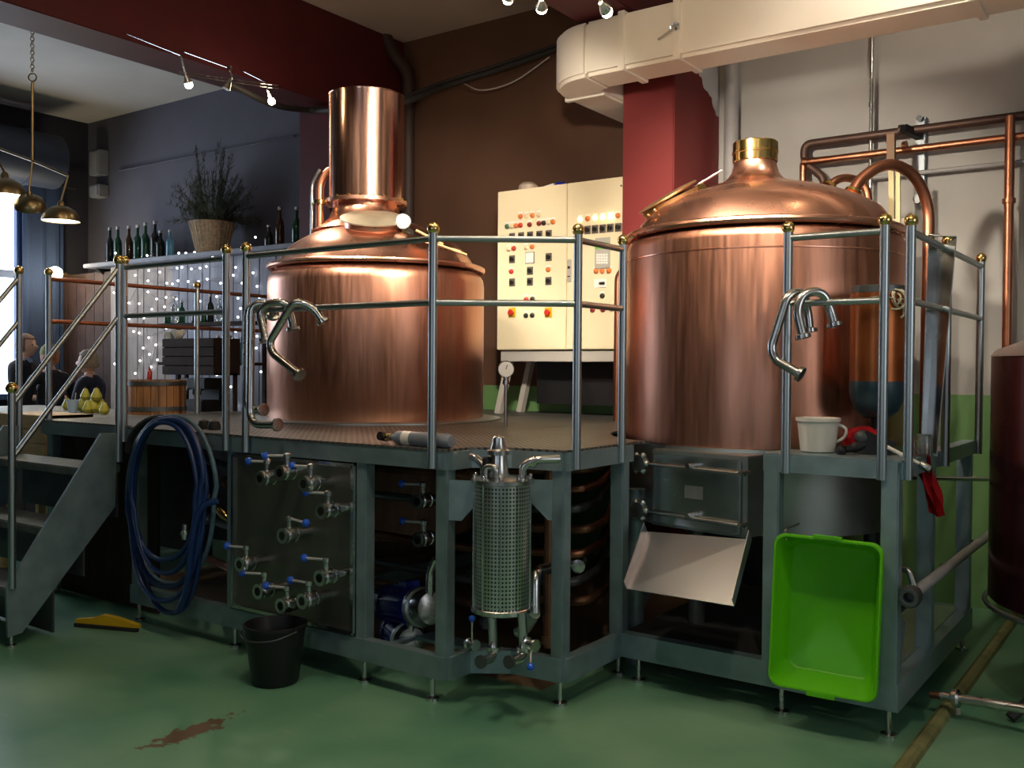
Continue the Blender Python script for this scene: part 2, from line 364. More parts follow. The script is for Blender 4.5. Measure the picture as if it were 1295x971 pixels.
def extr(bm, pts, vec):
    """extrude a planar 3D outline along vec"""
    v = Vector(vec); a = [bm.verts.new(Vector(p)) for p in pts]; b = [bm.verts.new(Vector(p)+v) for p in pts]; n = len(pts)
    face(bm, a[::-1]); face(bm, b)
    for i in range(n): face(bm, (a[i], a[(i+1) % n], b[(i+1) % n], b[i]))
    bmesh.ops.recalc_face_normals(bm, faces=bm.faces[:]); return bm
def root_loc(o):
    p = Vector((0, 0, 0))
    while o is not None: p += o.location; o = o.parent
    return p
def obj(name, bm, m, parent=None, loc=None, smooth=35):
    """one mesh object; vertices are given in place coordinates. loc = origin for the object"""
    me = bpy.data.meshes.new(name)
    o = bpy.data.objects.new(name, me)
    base = root_loc(parent) if parent else Vector((0, 0, 0))
    l = Vector(loc) if loc is not None else base
    for v in bm.verts: v.co -= l
    bm.to_mesh(me); bm.free()
    for mm in (m if isinstance(m, (list, tuple)) else [m]): me.materials.append(mm)
    if smooth:
        me.polygons.foreach_set('use_smooth', [True]*len(me.polygons))
        me.set_sharp_from_angle(angle=math.radians(smooth))
    COL.objects.link(o); o.location = l-base
    if parent: o.parent = parent
    return o
def tag(o, label, cat, group=None):
    o['label'] = label; o['category'] = cat
    if group: o['group'] = group
    return o
def thing(name, label, cat, loc=(0, 0, 0), group=None):
    o = bpy.data.objects.new(name, None); COL.objects.link(o); o.location = loc; o.empty_display_size = .1
    return tag(o, label, cat, group)
def struct(name, bm, m, parent=None, label=None):
    o = obj(name, bm, m, parent)
    if parent is None: o['kind'] = 'structure'
    if label: o['label'] = label
    return o
def dup(root, loc, rotz=None, label=None, group=None):
    r = root.copy(); COL.objects.link(r); r.location = loc
    if rotz is not None: r.rotation_euler = (0, 0, rotz)
    if label: r['label'] = label
    if group: r['group'] = group
    for ch in list(root.children):
        c = ch.copy(); COL.objects.link(c); c.parent = r
        for g in ch.children:
            d = g.copy(); COL.objects.link(d); d.parent = c
    return r

# ================================================================== SETTING
YW, XL, XR, YF, ZC = 7.1, -12.0, 3.5, -2.5, 4.8
struct('floor', bx(XL-.2, XR+.2, YF-.2, YW+.2, -.15, 0), FLOORM, label='worn green painted concrete floor')
struct('ceiling', bx(XL-.2, XR+.2, YF-.2, YW+.2, ZC, ZC+.15), CEIL, label='plastered ceiling between red beams')
bm = B()
for x0, x1, lowm, him in ((XL-.2, -6.6, 3, 0), (-6.6, -3.3, 3, 1), (-3.3, XR+.2, 3, 2)):
    box(bm, x0, x1, YW, YW+.2, 0, 1.44, mi=lowm); box(bm, x0, x1, YW, YW+.2, 1.44, ZC, mi=him)
struct('wall_back', bm, [WALLGREY, WALLBROWN, WALLWHITE, WALLGREEN], label='long back wall painted grey, brown and white above green')
# wall with the bright window at the far end of the bar
bm = B()
WY0, WY1, WZ0, WZ1 = 3.0, 6.17, 1.2, 3.95
box(bm, XL-.2, XL, YF, WY0, 0, ZC); box(bm, XL-.2, XL, WY1, YW, 0, ZC); box(bm, XL-.2, XL, WY0, WY1, 0, WZ0); box(bm, XL-.2, XL, WY0, WY1, WZ1, ZC)
struct('wall_left', bm, WALLDARK, label='dark wall at the end of the bar')
wf = struct('window_1', bm_beam((XL+.02, WY0, WZ0), (XL+.02, WY1, WZ0), .1, .07), mat('blue_window_frame', (.07, .13, .30), .5), label='bright window with blue frame beyond the pendant lamps')
for a, b in (((WY0, WZ1), (WY1, WZ1)), ((WY0, WZ0), (WY0, WZ1)), ((WY1, WZ0), (WY1, WZ1)), ((WY0, 2.72), (WY1, 2.72)), ((4.6, WZ0), (4.6, WZ1))):
    obj('window_bar', bm_beam((XL+.02, *a), (XL+.02, *b), .09, .07, up=(1, 0, 0)), MATS['blue_window_frame'], wf)
for y0, y1, z0, z1 in ((WY0, 4.6, WZ0, 2.72), (4.6, WY1, WZ0, 2.72), (WY0, 4.6, 2.72, WZ1), (4.6, WY1, 2.72, WZ1)):
    obj('pane', bx(XL-.05, XL-.04, y0, y1, z0, z1), SKYPANE, wf)
cu = thing('window_curtain', 'dark blue curtain hanging beside the bright window', 'curtain', (XL+.15, 6.4, 1.0))
b_ = B(); cpt = [(XL+.14+.035*math.sin(k*1.5), 6.15+k*.045) for k in range(13)]
prism(b_, cpt+[(x+.012, y) for x, y in cpt[::-1]], .9, 3.86); obj('cloth', b_, mat('dark_blue_curtain', (.035, .06, .13), .85), cu)
obj('curtain_rod', tube(B(), [(XL+.14, 2.9, 3.88), (XL+.14, 6.85, 3.88)], .015, 10), mat('curtain_rod_metal', (.1, .1, .1), .4, .8), cu)
# walls around the camera, with the glazed openings that let in the daylight
bm = B()
xs = [XL-.2, -2.65, -1.15, .45, 1.95, XR+.2]
for i in range(5):
    if i in (1, 3):
        box(bm, xs[i], xs[i+1], YF-.2, YF, 0, 1.1); box(bm, xs[i], xs[i+1], YF-.2, YF, 3.1, ZC)
    else: box(bm, xs[i], xs[i+1], YF-.2, YF, 0, ZC)
struct('wall_front', bm, WALLBROWN, label='brown wall with two glazed openings')
bm = B()
box(bm, XR, XR+.2, YF, 1.5, 0, ZC); box(bm, XR, XR+.2, 3.7, YW, 0, ZC); box(bm, XR, XR+.2, 1.5, 3.7, 0, 1.4); box(bm, XR, XR+.2, 1.5, 3.7, 3.6, ZC)
struct('wall_right', bm, WALLWHITE, label='white wall with a glazed opening')
# red beams and pilasters
ZB = 3.98
for i, (x0, yf) in enumerate(((-6.82, 6.12), (-3.5, 6.3))):
    o = struct('ceiling_beam', bx(x0, x0+.42, YF, YW, ZB, ZC, .008), REDSHADED)
    o['label'] = ['deep red ceiling beam above the bar', 'deep red ceiling beam above the white duct'][i]
    o = struct('pilaster', bx(x0, x0+.42, yf, YW, 0, ZB, .008), [REDSHADED, COLM][i])
    o['label'] = ['dark red pilaster behind the copper chimney', 'red pilaster beside the control cabinet with ragged paint edge'][i]
a, b = at(1128, 932, Z=.02), at(1262, 776, Z=.02)
struct('trim_1', tube(B(), [(-.93, 3.7, 0), (-.93, 7.08, 0)], .035, 10), KERB, label='stained low floor ridge beside the platform')
struct('baseboard_back', bx(-1.0, XR, YW-.025, YW, 0, .1, .004), WALLGREEN, label='green skirting along the back wall')

# ================================================================== PLATFORM
DT = 1.215
plat = thing('brewing_platform', 'galvanised steel platform frame carrying the chimney kettle and its deck', 'platform', (-4.4, 3.5, 0))
poly = [(-6.6, 3.55), (-5.42, 3.55), (-5.42, 3.47), (-2.86, 3.47), (-2.86, 3.65), (-2.69, 3.77), (-2.40, 3.79), (-2.40, 4.52)]
KR = Vector((-2.06, 5.38)); RK = .78
for k in range(9):
    a = math.radians(250-k*13.5); poly.append((KR.x+.87*math.cos(a), KR.y+.87*math.sin(a)))
poly += [(-3.08, 7.08), (-6.6, 7.08)]
def clip(poly, x, keep_gt):
    out = []; n = len(poly)
    for i in range(n):
        p, q = poly[i], poly[(i+1) % n]
        ip, iq = ((p[0] >= x) == keep_gt) or p[0] == x, ((q[0] >= x) == keep_gt) or q[0] == x
        if ip: out.append(p)
        if ip != iq:
            t = (x-p[0])/(q[0]-p[0]); out.append((x, p[1]+t*(q[1]-p[1])))
    return out
cuts = [-6.61, -5.43, -4.45, -3.42, -1.0]
for x0, x1 in zip(cuts, cuts[1:]):
    pl = clip(clip(poly, x0+.002, True), x1-.002, False)
    obj('deck_plate', prism(B(), pl, DT-.012, DT), DECKM, plat)
def post(p, x, y, z0, z1, s=.07, m=FRAME): return obj('post', bx(x-s/2, x+s/2, y-s/2, y+s/2, z0, z1, .006), m, p)
def rail_beam(p, a, b, wd=.06, h=.085, name='beam'): return obj(name, bm_beam(a, b, wd, h), FRAME, p)
ZU, ZLO = DT-.055, .175   # beam centre heights
yb = 3.5
for x in (-5.37, -4.44, -3.42, -2.895): post(plat, x, yb+.02, .13, DT-.012)
post(plat, -2.44, 3.83, .13, DT-.012); post(plat, -2.44, 4.40, .13, DT-.012)
for x, y in ((-5.37, 6.9), (-3.4, 6.9), (-6.55, 3.62), (-6.55, 6.9), (-3.25, 6.9)): post(plat, x, y, 0, DT-.012)
def edge_beams(z, h):
    pts = [(-5.40, yb), (-2.865, yb), (-2.865, 3.66), (-2.69, 3.785), (-2.41, 3.81), (-2.41, 4.44)]
    for a, b in zip(pts, pts[1:]): rail_beam(plat, (*a, z), (*b, z), .055, h, 'edge_beam')
edge_beams(ZU, .085); edge_beams(ZLO, .11)
rail_beam(plat, (-6.6, 3.58, ZU), (-5.40, 3.58, ZU)); rail_beam(plat, (-6.57, 3.58, ZU), (-6.57, 7.0, ZU)); rail_beam(plat, (-6.55, 7.0, ZU), (-2.9, 7.0, ZU))
rail_beam(plat, (-4.44, 3.5, ZLO), (-4.44, 6.9, ZLO)); rail_beam(plat, (-2.44, 4.4, ZLO), (-3.4, 6.9, ZLO))
def lfoot(p, x, y, z=.13):
    f = obj('foot', blathe([(.035, 0), (.035, .012), (.012, .02), (.012, z)], (x, y, 0), 14), STEEL, p)
for x, y in ((-5.37, yb+.02), (-4.44, yb+.02), (-3.42, yb+.02), (-2.97, yb+.02), (-2.44, 3.83), (-2.44, 4.40)): lfoot(plat, x, y)
for k in range(6): obj('shade_board', bx(-6.58+k*.2, -6.58+k*.2+.19, 3.66, 3.68, .01, DT-.02), DARKWOOD, plat)  # added dark boards standing in for the shade under the landing
for k in range(5): obj('shade_board', bx(-5.36+k*.185, -5.36+k*.185+.18, 4.42, 4.44, .03, DT-.03), DARKWOOD, plat)  # added dark boards that darken the bay behind the hose coil
# gusset plates holding the strainer
obj('gusset', extr(B(), [(-2.86, 3.50, 1.07), (-2.86, 3.50, .88), (-2.80, 3.52, .88), (-2.70, 3.56, 1.0), (-2.70, 3.56, 1.07)], (0, .008, 0)), FRAME, plat)
g0, g1 = at(713, 606, Y=3.80), at(683, 606, Y=3.72)
obj('gusset', extr(B(), [(-2.47, 3.80, 1.07), (-2.47, 3.80, .88), (-2.49, 3.79, .88), (-2.60, 3.74, 1.0), (-2.60, 3.74, 1.07)], (0, .008, 0)), FRAME, plat)

plat2 = thing('kettle_stand', 'galvanised steel stand of the copper kettle with the brass collar', 'platform', (-1.7, 4.4, 0))
X2, Y2 = -1.06, 4.36
for x, y, z0 in ((-2.42, Y2, .13), (-1.60, Y2, .13), (X2-.01, Y2, .13), (X2-.01, 5.02, .2), (X2-.01, 5.98, .13), (-2.75, 6.3, 0)): post(plat2, x, y, z0, 1.16, .075)
for z, h in ((.18, .12),):
    rail_beam(plat2, (-2.45, Y2, z), (X2, Y2, z), .07, h, 'edge_beam')
    rail_beam(plat2, (X2, Y2-.035, z), (X2, 6.02, z), .07, h, 'edge_beam')
    rail_beam(plat2, (X2, 6.0, z), (-2.75, 6.0, z), .07, h, 'edge_beam')
rail_beam(plat2, (-1.64, Y2, 1.165), (X2+.02, Y2, 1.165), .07, .075, 'edge_beam')
rail_beam(plat2, (X2, Y2, 1.165), (X2, 6.05, 1.165), .07, .075, 'edge_beam')
rail_beam(plat2, (-1.62, 4.36, 1.165), (-1.62, 4.62, 1.165), .06, .075, 'edge_beam')
obj('tray', bx(-1.64, X2+.03, 4.33, 4.62, 1.203, 1.212), FRAME, plat2)
obj('shade_sheet', bx(-2.40, X2-.30, 4.42, 5.95, .225, .235), RUBBER, plat2)  # added black sheet standing in for the deep shade under the tun
obj('base_plate', bx(X2-.26, X2-.03, 4.45, 5.95, .235, .245), STEELB, plat2)
for x, y in ((-1.55, Y2), (X2-.01, Y2), (X2-.01, 5.98), (-2.3, Y2)): lfoot(plat2, x, y, .13)
# slanted bracket on the base plate
obj('bracket', extr(B(), [(-1.30, 4.55, .245), (-1.30, 4.95, .245), (-1.30, 4.98, .30), (-1.30, 4.55, .27)], (.05, 0, 0)), FRAME, plat2)
obj('bracket', extr(B(), [(-1.20, 4.55, .245), (-1.20, 4.95, .245), (-1.20, 4.98, .36), (-1.20, 4.55, .27)], (.05, 0, 0)), FRAME, plat2)

# ---- stairs
st = thing('staircase', 'steep grey steel staircase climbing to the deck landing', 'stairs', (-6.0, 3.1, 0))
ST = [at(p[0], p[1], X=-5.44) for p in ((8, 745), (10, 806), (28, 800), (146, 640), (148, 548), (128, 548))]
for x in (-5.44, -6.62):
    obj('stringer', extr(B(), [(x, p.y, p.z) for p in ST], (-.02, 0, 0)), FRAME, st)
for z, y in ((.98, 3.17), (.65, 2.95), (.32, 2.76)):
    obj('tread', bx(-6.60, -5.465, y, y+.28, z-.05, z, .006), FRAMED, st)
    obj('riser', bx(-6.60, -5.465, y+.25, y+.262, max(.02, z-.33), z-.05), DARKSTEEL, st)
for x in (-5.45, -6.63):
    obj('foot', blathe([(.03, 0), (.03, .01), (.01, .015), (.01, .08)], (x, 2.76, 0), 12), STEEL, st)

# ---- railings
def rpost(p, x, y, z0, zt, r=.021, ballr=.030):
    """tube post with brass ball; zt = top of ball"""
    q = obj('post', bcyl((x, y, z0), (x, y, zt-.052), r, seg=16), RAIL, p)
    b = lathe(B(), [(.016, zt-.058), (.016, zt-.05)], (x, y, 0), 12); sph(b, (x, y, zt-ballr), ballr, 16)
    obj('ball_finial', b, BRASS, q)
    return q
def rrail(p, a, b, r=.0155, m=RAIL): return obj('rail', bcyl(a, b, r, seg=12), m, p)
ZT, ZR1, ZR2, ZP = 2.282, 2.205, 1.905, 1.125
YP = 3.45
def railing(label, pts, z0=ZP, m=RAIL, grp=None):
    t = thing('railing', label, 'railing', (pts[0][0], pts[0][1], z0), grp)
    for x, y in pts: rpost(t, x, y, z0, ZT)
    for a, b in zip(pts, pts[1:]):
        for z in (ZR1, ZR2): rrail(t, (*a, z), (*b, z), m=m)
    return t
xp = lambda px, py=450: at(px, py, Y=YP).x
railing('short steel railing above the blue hose coil, brass balls on both posts', [(xp(157), YP), (xp(286), YP)])
railing('angled steel railing in front of the chimney kettle and the strainer', [(xp(311), YP), (xp(547), YP), (-2.375, at(730, 450, X=-2.375).y), (-2.375, at(787, 450, X=-2.375).y)])
railing('steel railing above the small tray with the white jug', [(at(995, 450, Y=4.32).x, 4.32), (at(1117, 450, Y=4.32).x, 4.32)])
railing('steel side railing of the stand facing the dark red tank', [(-1.015, at(1150, 450, X=-1.015).y), (-1.015, at(1197, 450, X=-1.015).y), (-1.015, at(1239, 450, X=-1.015).y)])
railing('railing along the bar edge of the deck with warm reflection coloured into its rails', [(-6.58, 3.60), (-6.58, 4.83), (-6.58, 5.9)], z0=1.1, m=COPIPE)  # warm reflection on the steel rails, put in as copper colour
for x, lab in ((-5.44, 'sloping handrail of the staircase beside the hose coil'), (-6.64, 'sloping handrail of the staircase on the bar side')):
    t = thing('stair_handrail', lab, 'railing', (x, 2.76, .35))
    rpost(t, x+.001, 2.76, .33, 1.50, ballr=.034); rpost(t, x+.001, 3.42, 1.0, ZT, ballr=.032)
    rrail(t, (x, 2.77, 1.38), (x, 3.41, 2.19)); rrail(t, (x, 2.77, 1.08), (x, 3.41, 1.89))

# ================================================================== KETTLES
def camright(c):
    d = Vector((c.x, c.y, 0)).normalized(); return Vector((d.y, -d.x, 0))
KL = Vector((-5.0, 5.26, 0)); r = .80
kl = thing('copper_kettle', 'copper brew kettle with a tall cylindrical copper chimney', 'kettle', (KL.x, KL.y, .1))
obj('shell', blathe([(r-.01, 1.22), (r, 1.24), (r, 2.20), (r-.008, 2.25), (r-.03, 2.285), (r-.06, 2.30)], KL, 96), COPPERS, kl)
obj('rim_bead', torus(B(), KL+Vector((0, 0, 2.325)), r-.012, .020, 96, 10), COPPER, kl)
obj('base_ring', blathe([(.80, 1.216), (.93, 1.216), (.93, 1.226), (.90, 1.232), (.80, 1.232)], KL, 96), STEELB, kl)
tr = camright(KL)*-.085; TC = KL+tr
b = B()
lathe(b, [(.755, 2.325), (.72, 2.36), (.70, 2.40), (.66, 2.455), (.60, 2.505), (.50, 2.565), (.40, 2.615), (.30, 2.66), (.2, 2.68), (0, 2.69)], KL, 96)
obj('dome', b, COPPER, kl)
obj('neck', blathe([(.40, 2.60), (.33, 2.645), (.275, 2.70), (.25, 2.76), (.245, 2.805)], TC, 64), COPPER, kl)
fl = obj('flange', blathe([(.285, 2.80), (.305, 2.806), (.305, 2.83), (.285, 2.836)], TC, 64), COPPER, kl)
for k in range(20):
    a = 2*PI*k/20; p = TC+Vector((.296*math.cos(a), .296*math.sin(a), 2.83))
    obj('bolt', blathe([(.009, -.03), (.009, .012), (.005, .016)], p, 8), BRASS, fl)
obj('chimney', blathe([(.279, 2.833), (.279, 3.60), (.283, 3.612), (.27, 3.618), (.262, 3.60), (.262, 2.9)], TC, 80, capb=False, capt=False), COPTOWER, kl)
obj('chimney_seam', bcyl(TC+Vector((-.12, -.2535, 2.84)), TC+Vector((-.12, -.2535, 3.6)), .004, seg=6), COPPER, kl)
obj('lower_body', blathe([(.45, .25), (.74, .42), (.76, .6), (.76, 1.2)], KL, 64), mat('brown_fired_cladding', (.36, .22, .14), .75, 0, .3, 5, stretch=(4, 4, .6)), kl)
for k in range(3):
    a = .6+2*PI*k/3; q = KL+Vector((.5*math.cos(a), .5*math.sin(a), 0)); obj('leg', bcyl(q, q+Vector((0, 0, .45)), .04), DARKSTEEL, kl)
# half-moon manhole on the dome below the chimney
mdir = -Vector((KL.x, KL.y, 0)).normalized(); mc = KL+mdir*.36+Vector((0, 0, 2.615))-camright(KL)*.03
mh = obj('manhole', blathe([(.21, -.05), (.205, .05)], mc, 40, axis=(mdir.x*.35, mdir.y*.35, .9)), COPPER, kl)
obj('manhole_lid', blathe([(0, .075), (.1, .073), (.2, .06), (.235, .045), (.235, .037), (0, .045)], mc, 40, axis=(mdir.x*.35, mdir.y*.35, .9)), mat('pale_tin_lid', (.34, .30, .22), .5, .6, .2, 6), mh)
# steel sleeve beside the neck and wooden slats lying on the dome
q = at(512, 302, W=6.75)
obj('neck_sleeve', blathe([(.075, -.05), (.075, .045), (.06, .06)], q, 24, axis=(.5, -.5, .6)), STEEL, kl)
gp = at(510, 280, W=6.68)
gt = -Vector(FW); g = obj('dial_gauge', blathe([(.052, -.03), (.056, -.02), (.056, .008), (.050, .012)], gp, 28, axis=gt), STEEL, kl)
obj('dial_face', blathe([(.050, .0125), (.049, .0135)], gp, 28, axis=gt), WHITED, g)
obj('dial_stem', pipe([gp+Vector((0, 0, -.05)), gp+Vector((0, .0, -.13)), gp+Vector((-.05, .08, -.2))], .010, .03, 8), BRASS, g)
# thin copper and glass riser beside the chimney
p0 = TC+camright(KL)*-.36
obj('riser_pipe', pipe([p0+Vector((.03, 0, 2.55)), p0+Vector((.03, 0, 2.96)), p0+Vector((.09, .03, 3.05)), p0+Vector((.16, .05, 3.05))], .03, .06), COPIPE, kl)
obj('riser_flange', blathe([(.05, 0), (.05, .03)], p0+Vector((.03, 0, 2.80)), 20), BRASS, kl)
obj('sight_tube', pipe([p0+Vector((-.035, -.02, 2.50)), p0+Vector((-.035, -.02, 2.95)), p0+Vector((.03, 0, 3.06))], .012, .04), STEEL, kl)
# slats
for i, (a, b_) in enumerate((((526, 291), (560, 309)), ((524, 302), (582, 318)), ((545, 306), (590, 322)))):
    z_ = [2.60, 2.575, 2.555][i]
    pa, pb = at(*a, W=6.55), at(*b_, W=6.6)
    sl = tag(obj('wooden_stick', bm_beam(pa, pb, .035, .012), LIGHTWOOD, None, loc=pa), 'short pale wooden stick lying on the chimney kettle dome', 'stick', 'wooden sticks on the kettle dome')

r = RK; KC = Vector((KR.x, KR.y, 0))
kr = thing('copper_mash_tun', 'copper mash tun with a domed lid and brass collar', 'kettle', (KC.x, KC.y, .1))
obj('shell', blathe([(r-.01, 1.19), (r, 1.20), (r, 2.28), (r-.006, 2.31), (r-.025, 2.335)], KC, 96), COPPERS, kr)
obj('seam_band', blathe([(r+.001, 2.215), (r+.003, 2.217), (r+.003, 2.222), (r+.001, 2.224)], KC, 96, capb=False, capt=False), COPPER, kr)
obj('rim_bead', torus(B(), KC+Vector((0, 0, 2.362)), r-.008, .021, 96, 10), COPPER, kr)
NC = KC-camright(KC)*.045
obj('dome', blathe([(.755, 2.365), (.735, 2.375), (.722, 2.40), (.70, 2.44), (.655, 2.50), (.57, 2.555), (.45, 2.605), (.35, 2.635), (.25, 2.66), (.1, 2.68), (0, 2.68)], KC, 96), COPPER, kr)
obj('neck', blathe([(.30, 2.645), (.22, 2.672), (.165, 2.70), (.135, 2.74), (.122, 2.785), (.120, 2.81)], NC, 48), COPPER, kr)
co_ = obj('collar', blathe([(.124, 2.802), (.128, 2.806), (.128, 2.85), (.132, 2.853), (.132, 2.862), (.128, 2.865), (.128, 2.915), (.122, 2.921), (.11, 2.921), (.11, 2.82)], NC, 48, capb=False), BRASS, kr)
obj('lower_body', blathe([(.5, .72), (.77, .76), (.775, 1.195)], KC, 64), STEELB, kr)
obj('drain_cone', blathe([(.08, .35), (.5, .72)], KC, 40), DARKSTEEL, kr)
pq = at(804, 760, Y=4.62); obj('support_leg', bcyl((pq.x, pq.y, 0.0), (pq.x, pq.y, .95), .045, seg=20), FRAME, kr)
for a in (20, 140, 260): q = KC+Vector((.62*math.cos(math.radians(a)), .62*math.sin(math.radians(a)), 0)); obj('support_leg', bcyl((q.x, q.y, 0), (q.x, q.y, .78), .045, seg=16), DARKSTEEL, kr)
# hatch with raised brass frame and lid on the dome
hx = at(849, 258, W=5.5); hax = (Vector((-.34, -.25, .90))-FW*.12).normalized()
hm = obj('hatch_collar', blathe([(.165, -.12), (.15, -.02), (.15, .012)], hx, 36, axis=hax), COPPER, kr)
ABL = mat('aged_brass_lid', (.30, .19, .09), .38, .9, .3, 8)
obj('hatch_ring', blathe([(.150, -.02), (.168, -.012), (.172, .034), (.150, .038)], hx, 36, axis=hax), ABL, hm)
tl_ = (hax-camright(KC)*.12).normalized()
obj('hatch_lid', blathe([(0, .040), (.182, .040), (.186, .046), (.182, .052), (.1, .060), (0, .062)], hx, 36, axis=tl_), ABL, hm)
hq = at(884, 240, W=5.48); obj('hatch_hinge', blathe([(.028, -.035), (.028, .035)], hq, 14, axis=(.6, -.4, .2)), BRASS, hm)
obj('hinge_pin', bcyl(hq, at(890, 246, W=5.48), .016, seg=10), BRASS, hm)
obj('hatch_handle', bcyl(at(878, 236, W=5.46), at(913, 215, W=5.42), .007), STEEL, hm)
for k_ in (0, 1): q = at(820+8*k_, 272-6*k_, W=5.36); obj('hatch_bolt', bsph(q, .012, 10), BRASS, hm)
# manway door of the tun (under the shell)
fd = (-KC).normalized()                                     # towards the viewer side
ax = Vector((-.18, -.98, 0)).normalized(); sd = Vector((-ax.y, ax.x, 0))   # door normal, sideways
dc = at(882, 622, Y=4.50)
def dbox(cx, cz, dx, dz, d0, d1, bev=0):
    b = B(); box(b, cx-dx/2, cx+dx/2, d0, d1, cz-dz/2, cz+dz/2, bev)
    M = Matrix((sd.to_4d(), (-ax).to_4d(), Vector((0, 0, 1, 0)), Vector((dc.x, dc.y, dc.z, 1)))).transposed()
    bmesh.ops.transform(b, matrix=M, verts=b.verts); return b
def dp(x, d, z): return dc+sd*x-ax*d+Vector((0, 0, z))
dr = obj('manway_frame', dbox(0, 0, .58, .40, .0, .3, .004), STEELB, kr)
obj('manway_door', dbox(0, 0, .52, .36, -.03, -.004, .006), STEEL, kr)
obj('name_plate', dbox(.0, 0, .11, .065, -.034, -.031), FRAMED, kr)
for z in (.125, -.125):
    cb = obj('clamp_bar', bcyl(dp(-.31, -.055, z), dp(.31, -.055, z-.005), .010), STEEL, kr)
    kb = B(); kc = dp(-.33, -.055, z)
    lathe(kb, [(.0, -.018), (.045, -.018), (.045, .018), (0, .018)], kc, 12, axis=ax)
    for k in range(6):
        a = 2*PI*k/6; sph(kb, kc+sd*math.cos(a)*.046+Vector((0, 0, math.sin(a)*.046)), .018, 8)
    obj('star_knob', kb, STEELB, cb)
    obj('clamp_bolt', bcyl(dp(0, -.09, z+.01), dp(0, -.02, z+.01), .014, seg=10), STEEL, cb)
    obj('hinge_bolt', bcyl(dp(.30, -.085, z), dp(.30, .0, z), .012, seg=10), STEEL, cb)
obj('latch_rod', bcyl(dp(-.46, -.05, -.125), dp(-.36, -.05, -.125), .008), STEEL, kr)
# chute
c4 = [at(818, 672, Y=4.40), at(950, 682, Y=4.40), at(928, 766, Y=4.06), at(792, 744, Y=4.06)]
th = Vector((0, .01, -.012))
ch = thing('discharge_chute', 'bent sheet steel discharge chute below the manway door', 'chute', c4[0])
obj('floor_sheet', extr(B(), c4, th*.3), mat('bright_sheet_steel', (.50, .54, .60), .33, 1), ch)
nrm = (c4[1]-c4[0]).cross(c4[2]-c4[1]).normalized(); nrm = nrm if nrm.z > 0 else -nrm
for a, b_ in ((c4[0], c4[3]), (c4[1], c4[2])):
    obj('side_lip', extr(B(), [a, b_, b_+nrm*.045, a+nrm*.06], (c4[1]-c4[0]).normalized()*.004), MATS['bright_sheet_steel'], ch)
# copper vapour pipes arching from the dome down behind the shell
def vap(label, pts, rr=.034):
    t = thing('vapour_pipe', label, 'pipe', pts[0]); obj('pipe', tube(B(), smoothline(pts, 8), rr, 16), COPIPE, t)
    obj('flange', blathe([(.055, -.012), (.055, .012)], Vector(pts[0])+(Vector(pts[1])-Vector(pts[0])).normalized()*.02, 20, axis=Vector(pts[1])-Vector(pts[0])), BRASS, t)
    return t
vap('large copper pipe arching out of the domed lid', [at(1076, 249, W=5.55), at(1088, 228, W=5.6), at(1112, 211, W=5.65), at(1136, 210, W=5.7), at(1159, 227, W=5.75), at(1173, 262, W=5.8), at(1174, 310, W=5.8), at(1172, 400, W=5.8), at(1170, 545, W=5.8), at(1168, 640, W=5.8)])
vap('small copper pipe arching behind the domed lid', [at(1046, 240, W=6.0), at(1056, 229, W=6.02), at(1070, 225, W=6.05), at(1086, 230, W=6.1), at(1097, 246, W=6.1), at(1100, 300, W=6.1)], .026)
# hanging polished vessel; its amber and slate-blue reflections are put into the colours
vc = at(1110, 440, W=4.62); vc.z = 0
vb = thing('hop_vessel', 'polished cylinder hung on the railing, amber and slate blue reflections coloured in', 'vessel', (vc.x, vc.y, 1.33))
zt_, zm_, zb_ = at(1110, 362, W=4.62).z, at(1110, 482, W=4.62).z, at(1110, 530, W=4.62).z
obj('cylinder', blathe([(.128, zm_), (.128, zt_-.03)], vc, 48), AMBER, vb)
obj('lid_band', blathe([(.130, zt_-.035), (.130, zt_-.005), (.122, zt_), (0, zt_)], vc, 48), DARKSTEEL, vb)
obj('bottom', blathe([(0, zb_), (.06, zb_+.008), (.10, zb_+.04), (.122, zb_+.09), (.129, zb_+.13), (.129, zm_)], vc, 48), SLATEBLUE, vb)
obj('outlet', blathe([(.028, zb_-.05), (.028, zb_+.01)], vc, 16), BLACKP, vb)
obj('stand_collar', blathe([(.055, DT-.003), (.05, DT+.02), (.035, zb_-.05)], vc, 20), BLACKP, vb)
# string tied round rail and post
b = B(); c0 = at(1133, 378, W=4.5)
for k in range(5):
    s1, u1 = frame_of(Vector((random.uniform(-1, 1), random.uniform(-1, 1), random.uniform(-.3, .3))))
    tube(b, [c0+(s1*math.cos(2*PI*j/16)+u1*math.sin(2*PI*j/16))*(.028+.006*k) for j in range(16)], .005, 6, closed=True)
tube(b, [at(1098, 377, W=4.42), at(1116, 374, W=4.40), c0, at(1163, 378, W=4.5)], .004, 6)
tube(b, smoothline([c0, at(1141, 385, W=4.5), at(1143, 397, W=4.5), at(1139, 402, W=4.5)]), .005, 6)
tag(obj('tied_string', b, [ROPE], None, loc=c0), 'knotted pale string tied around the railing posts', 'string')

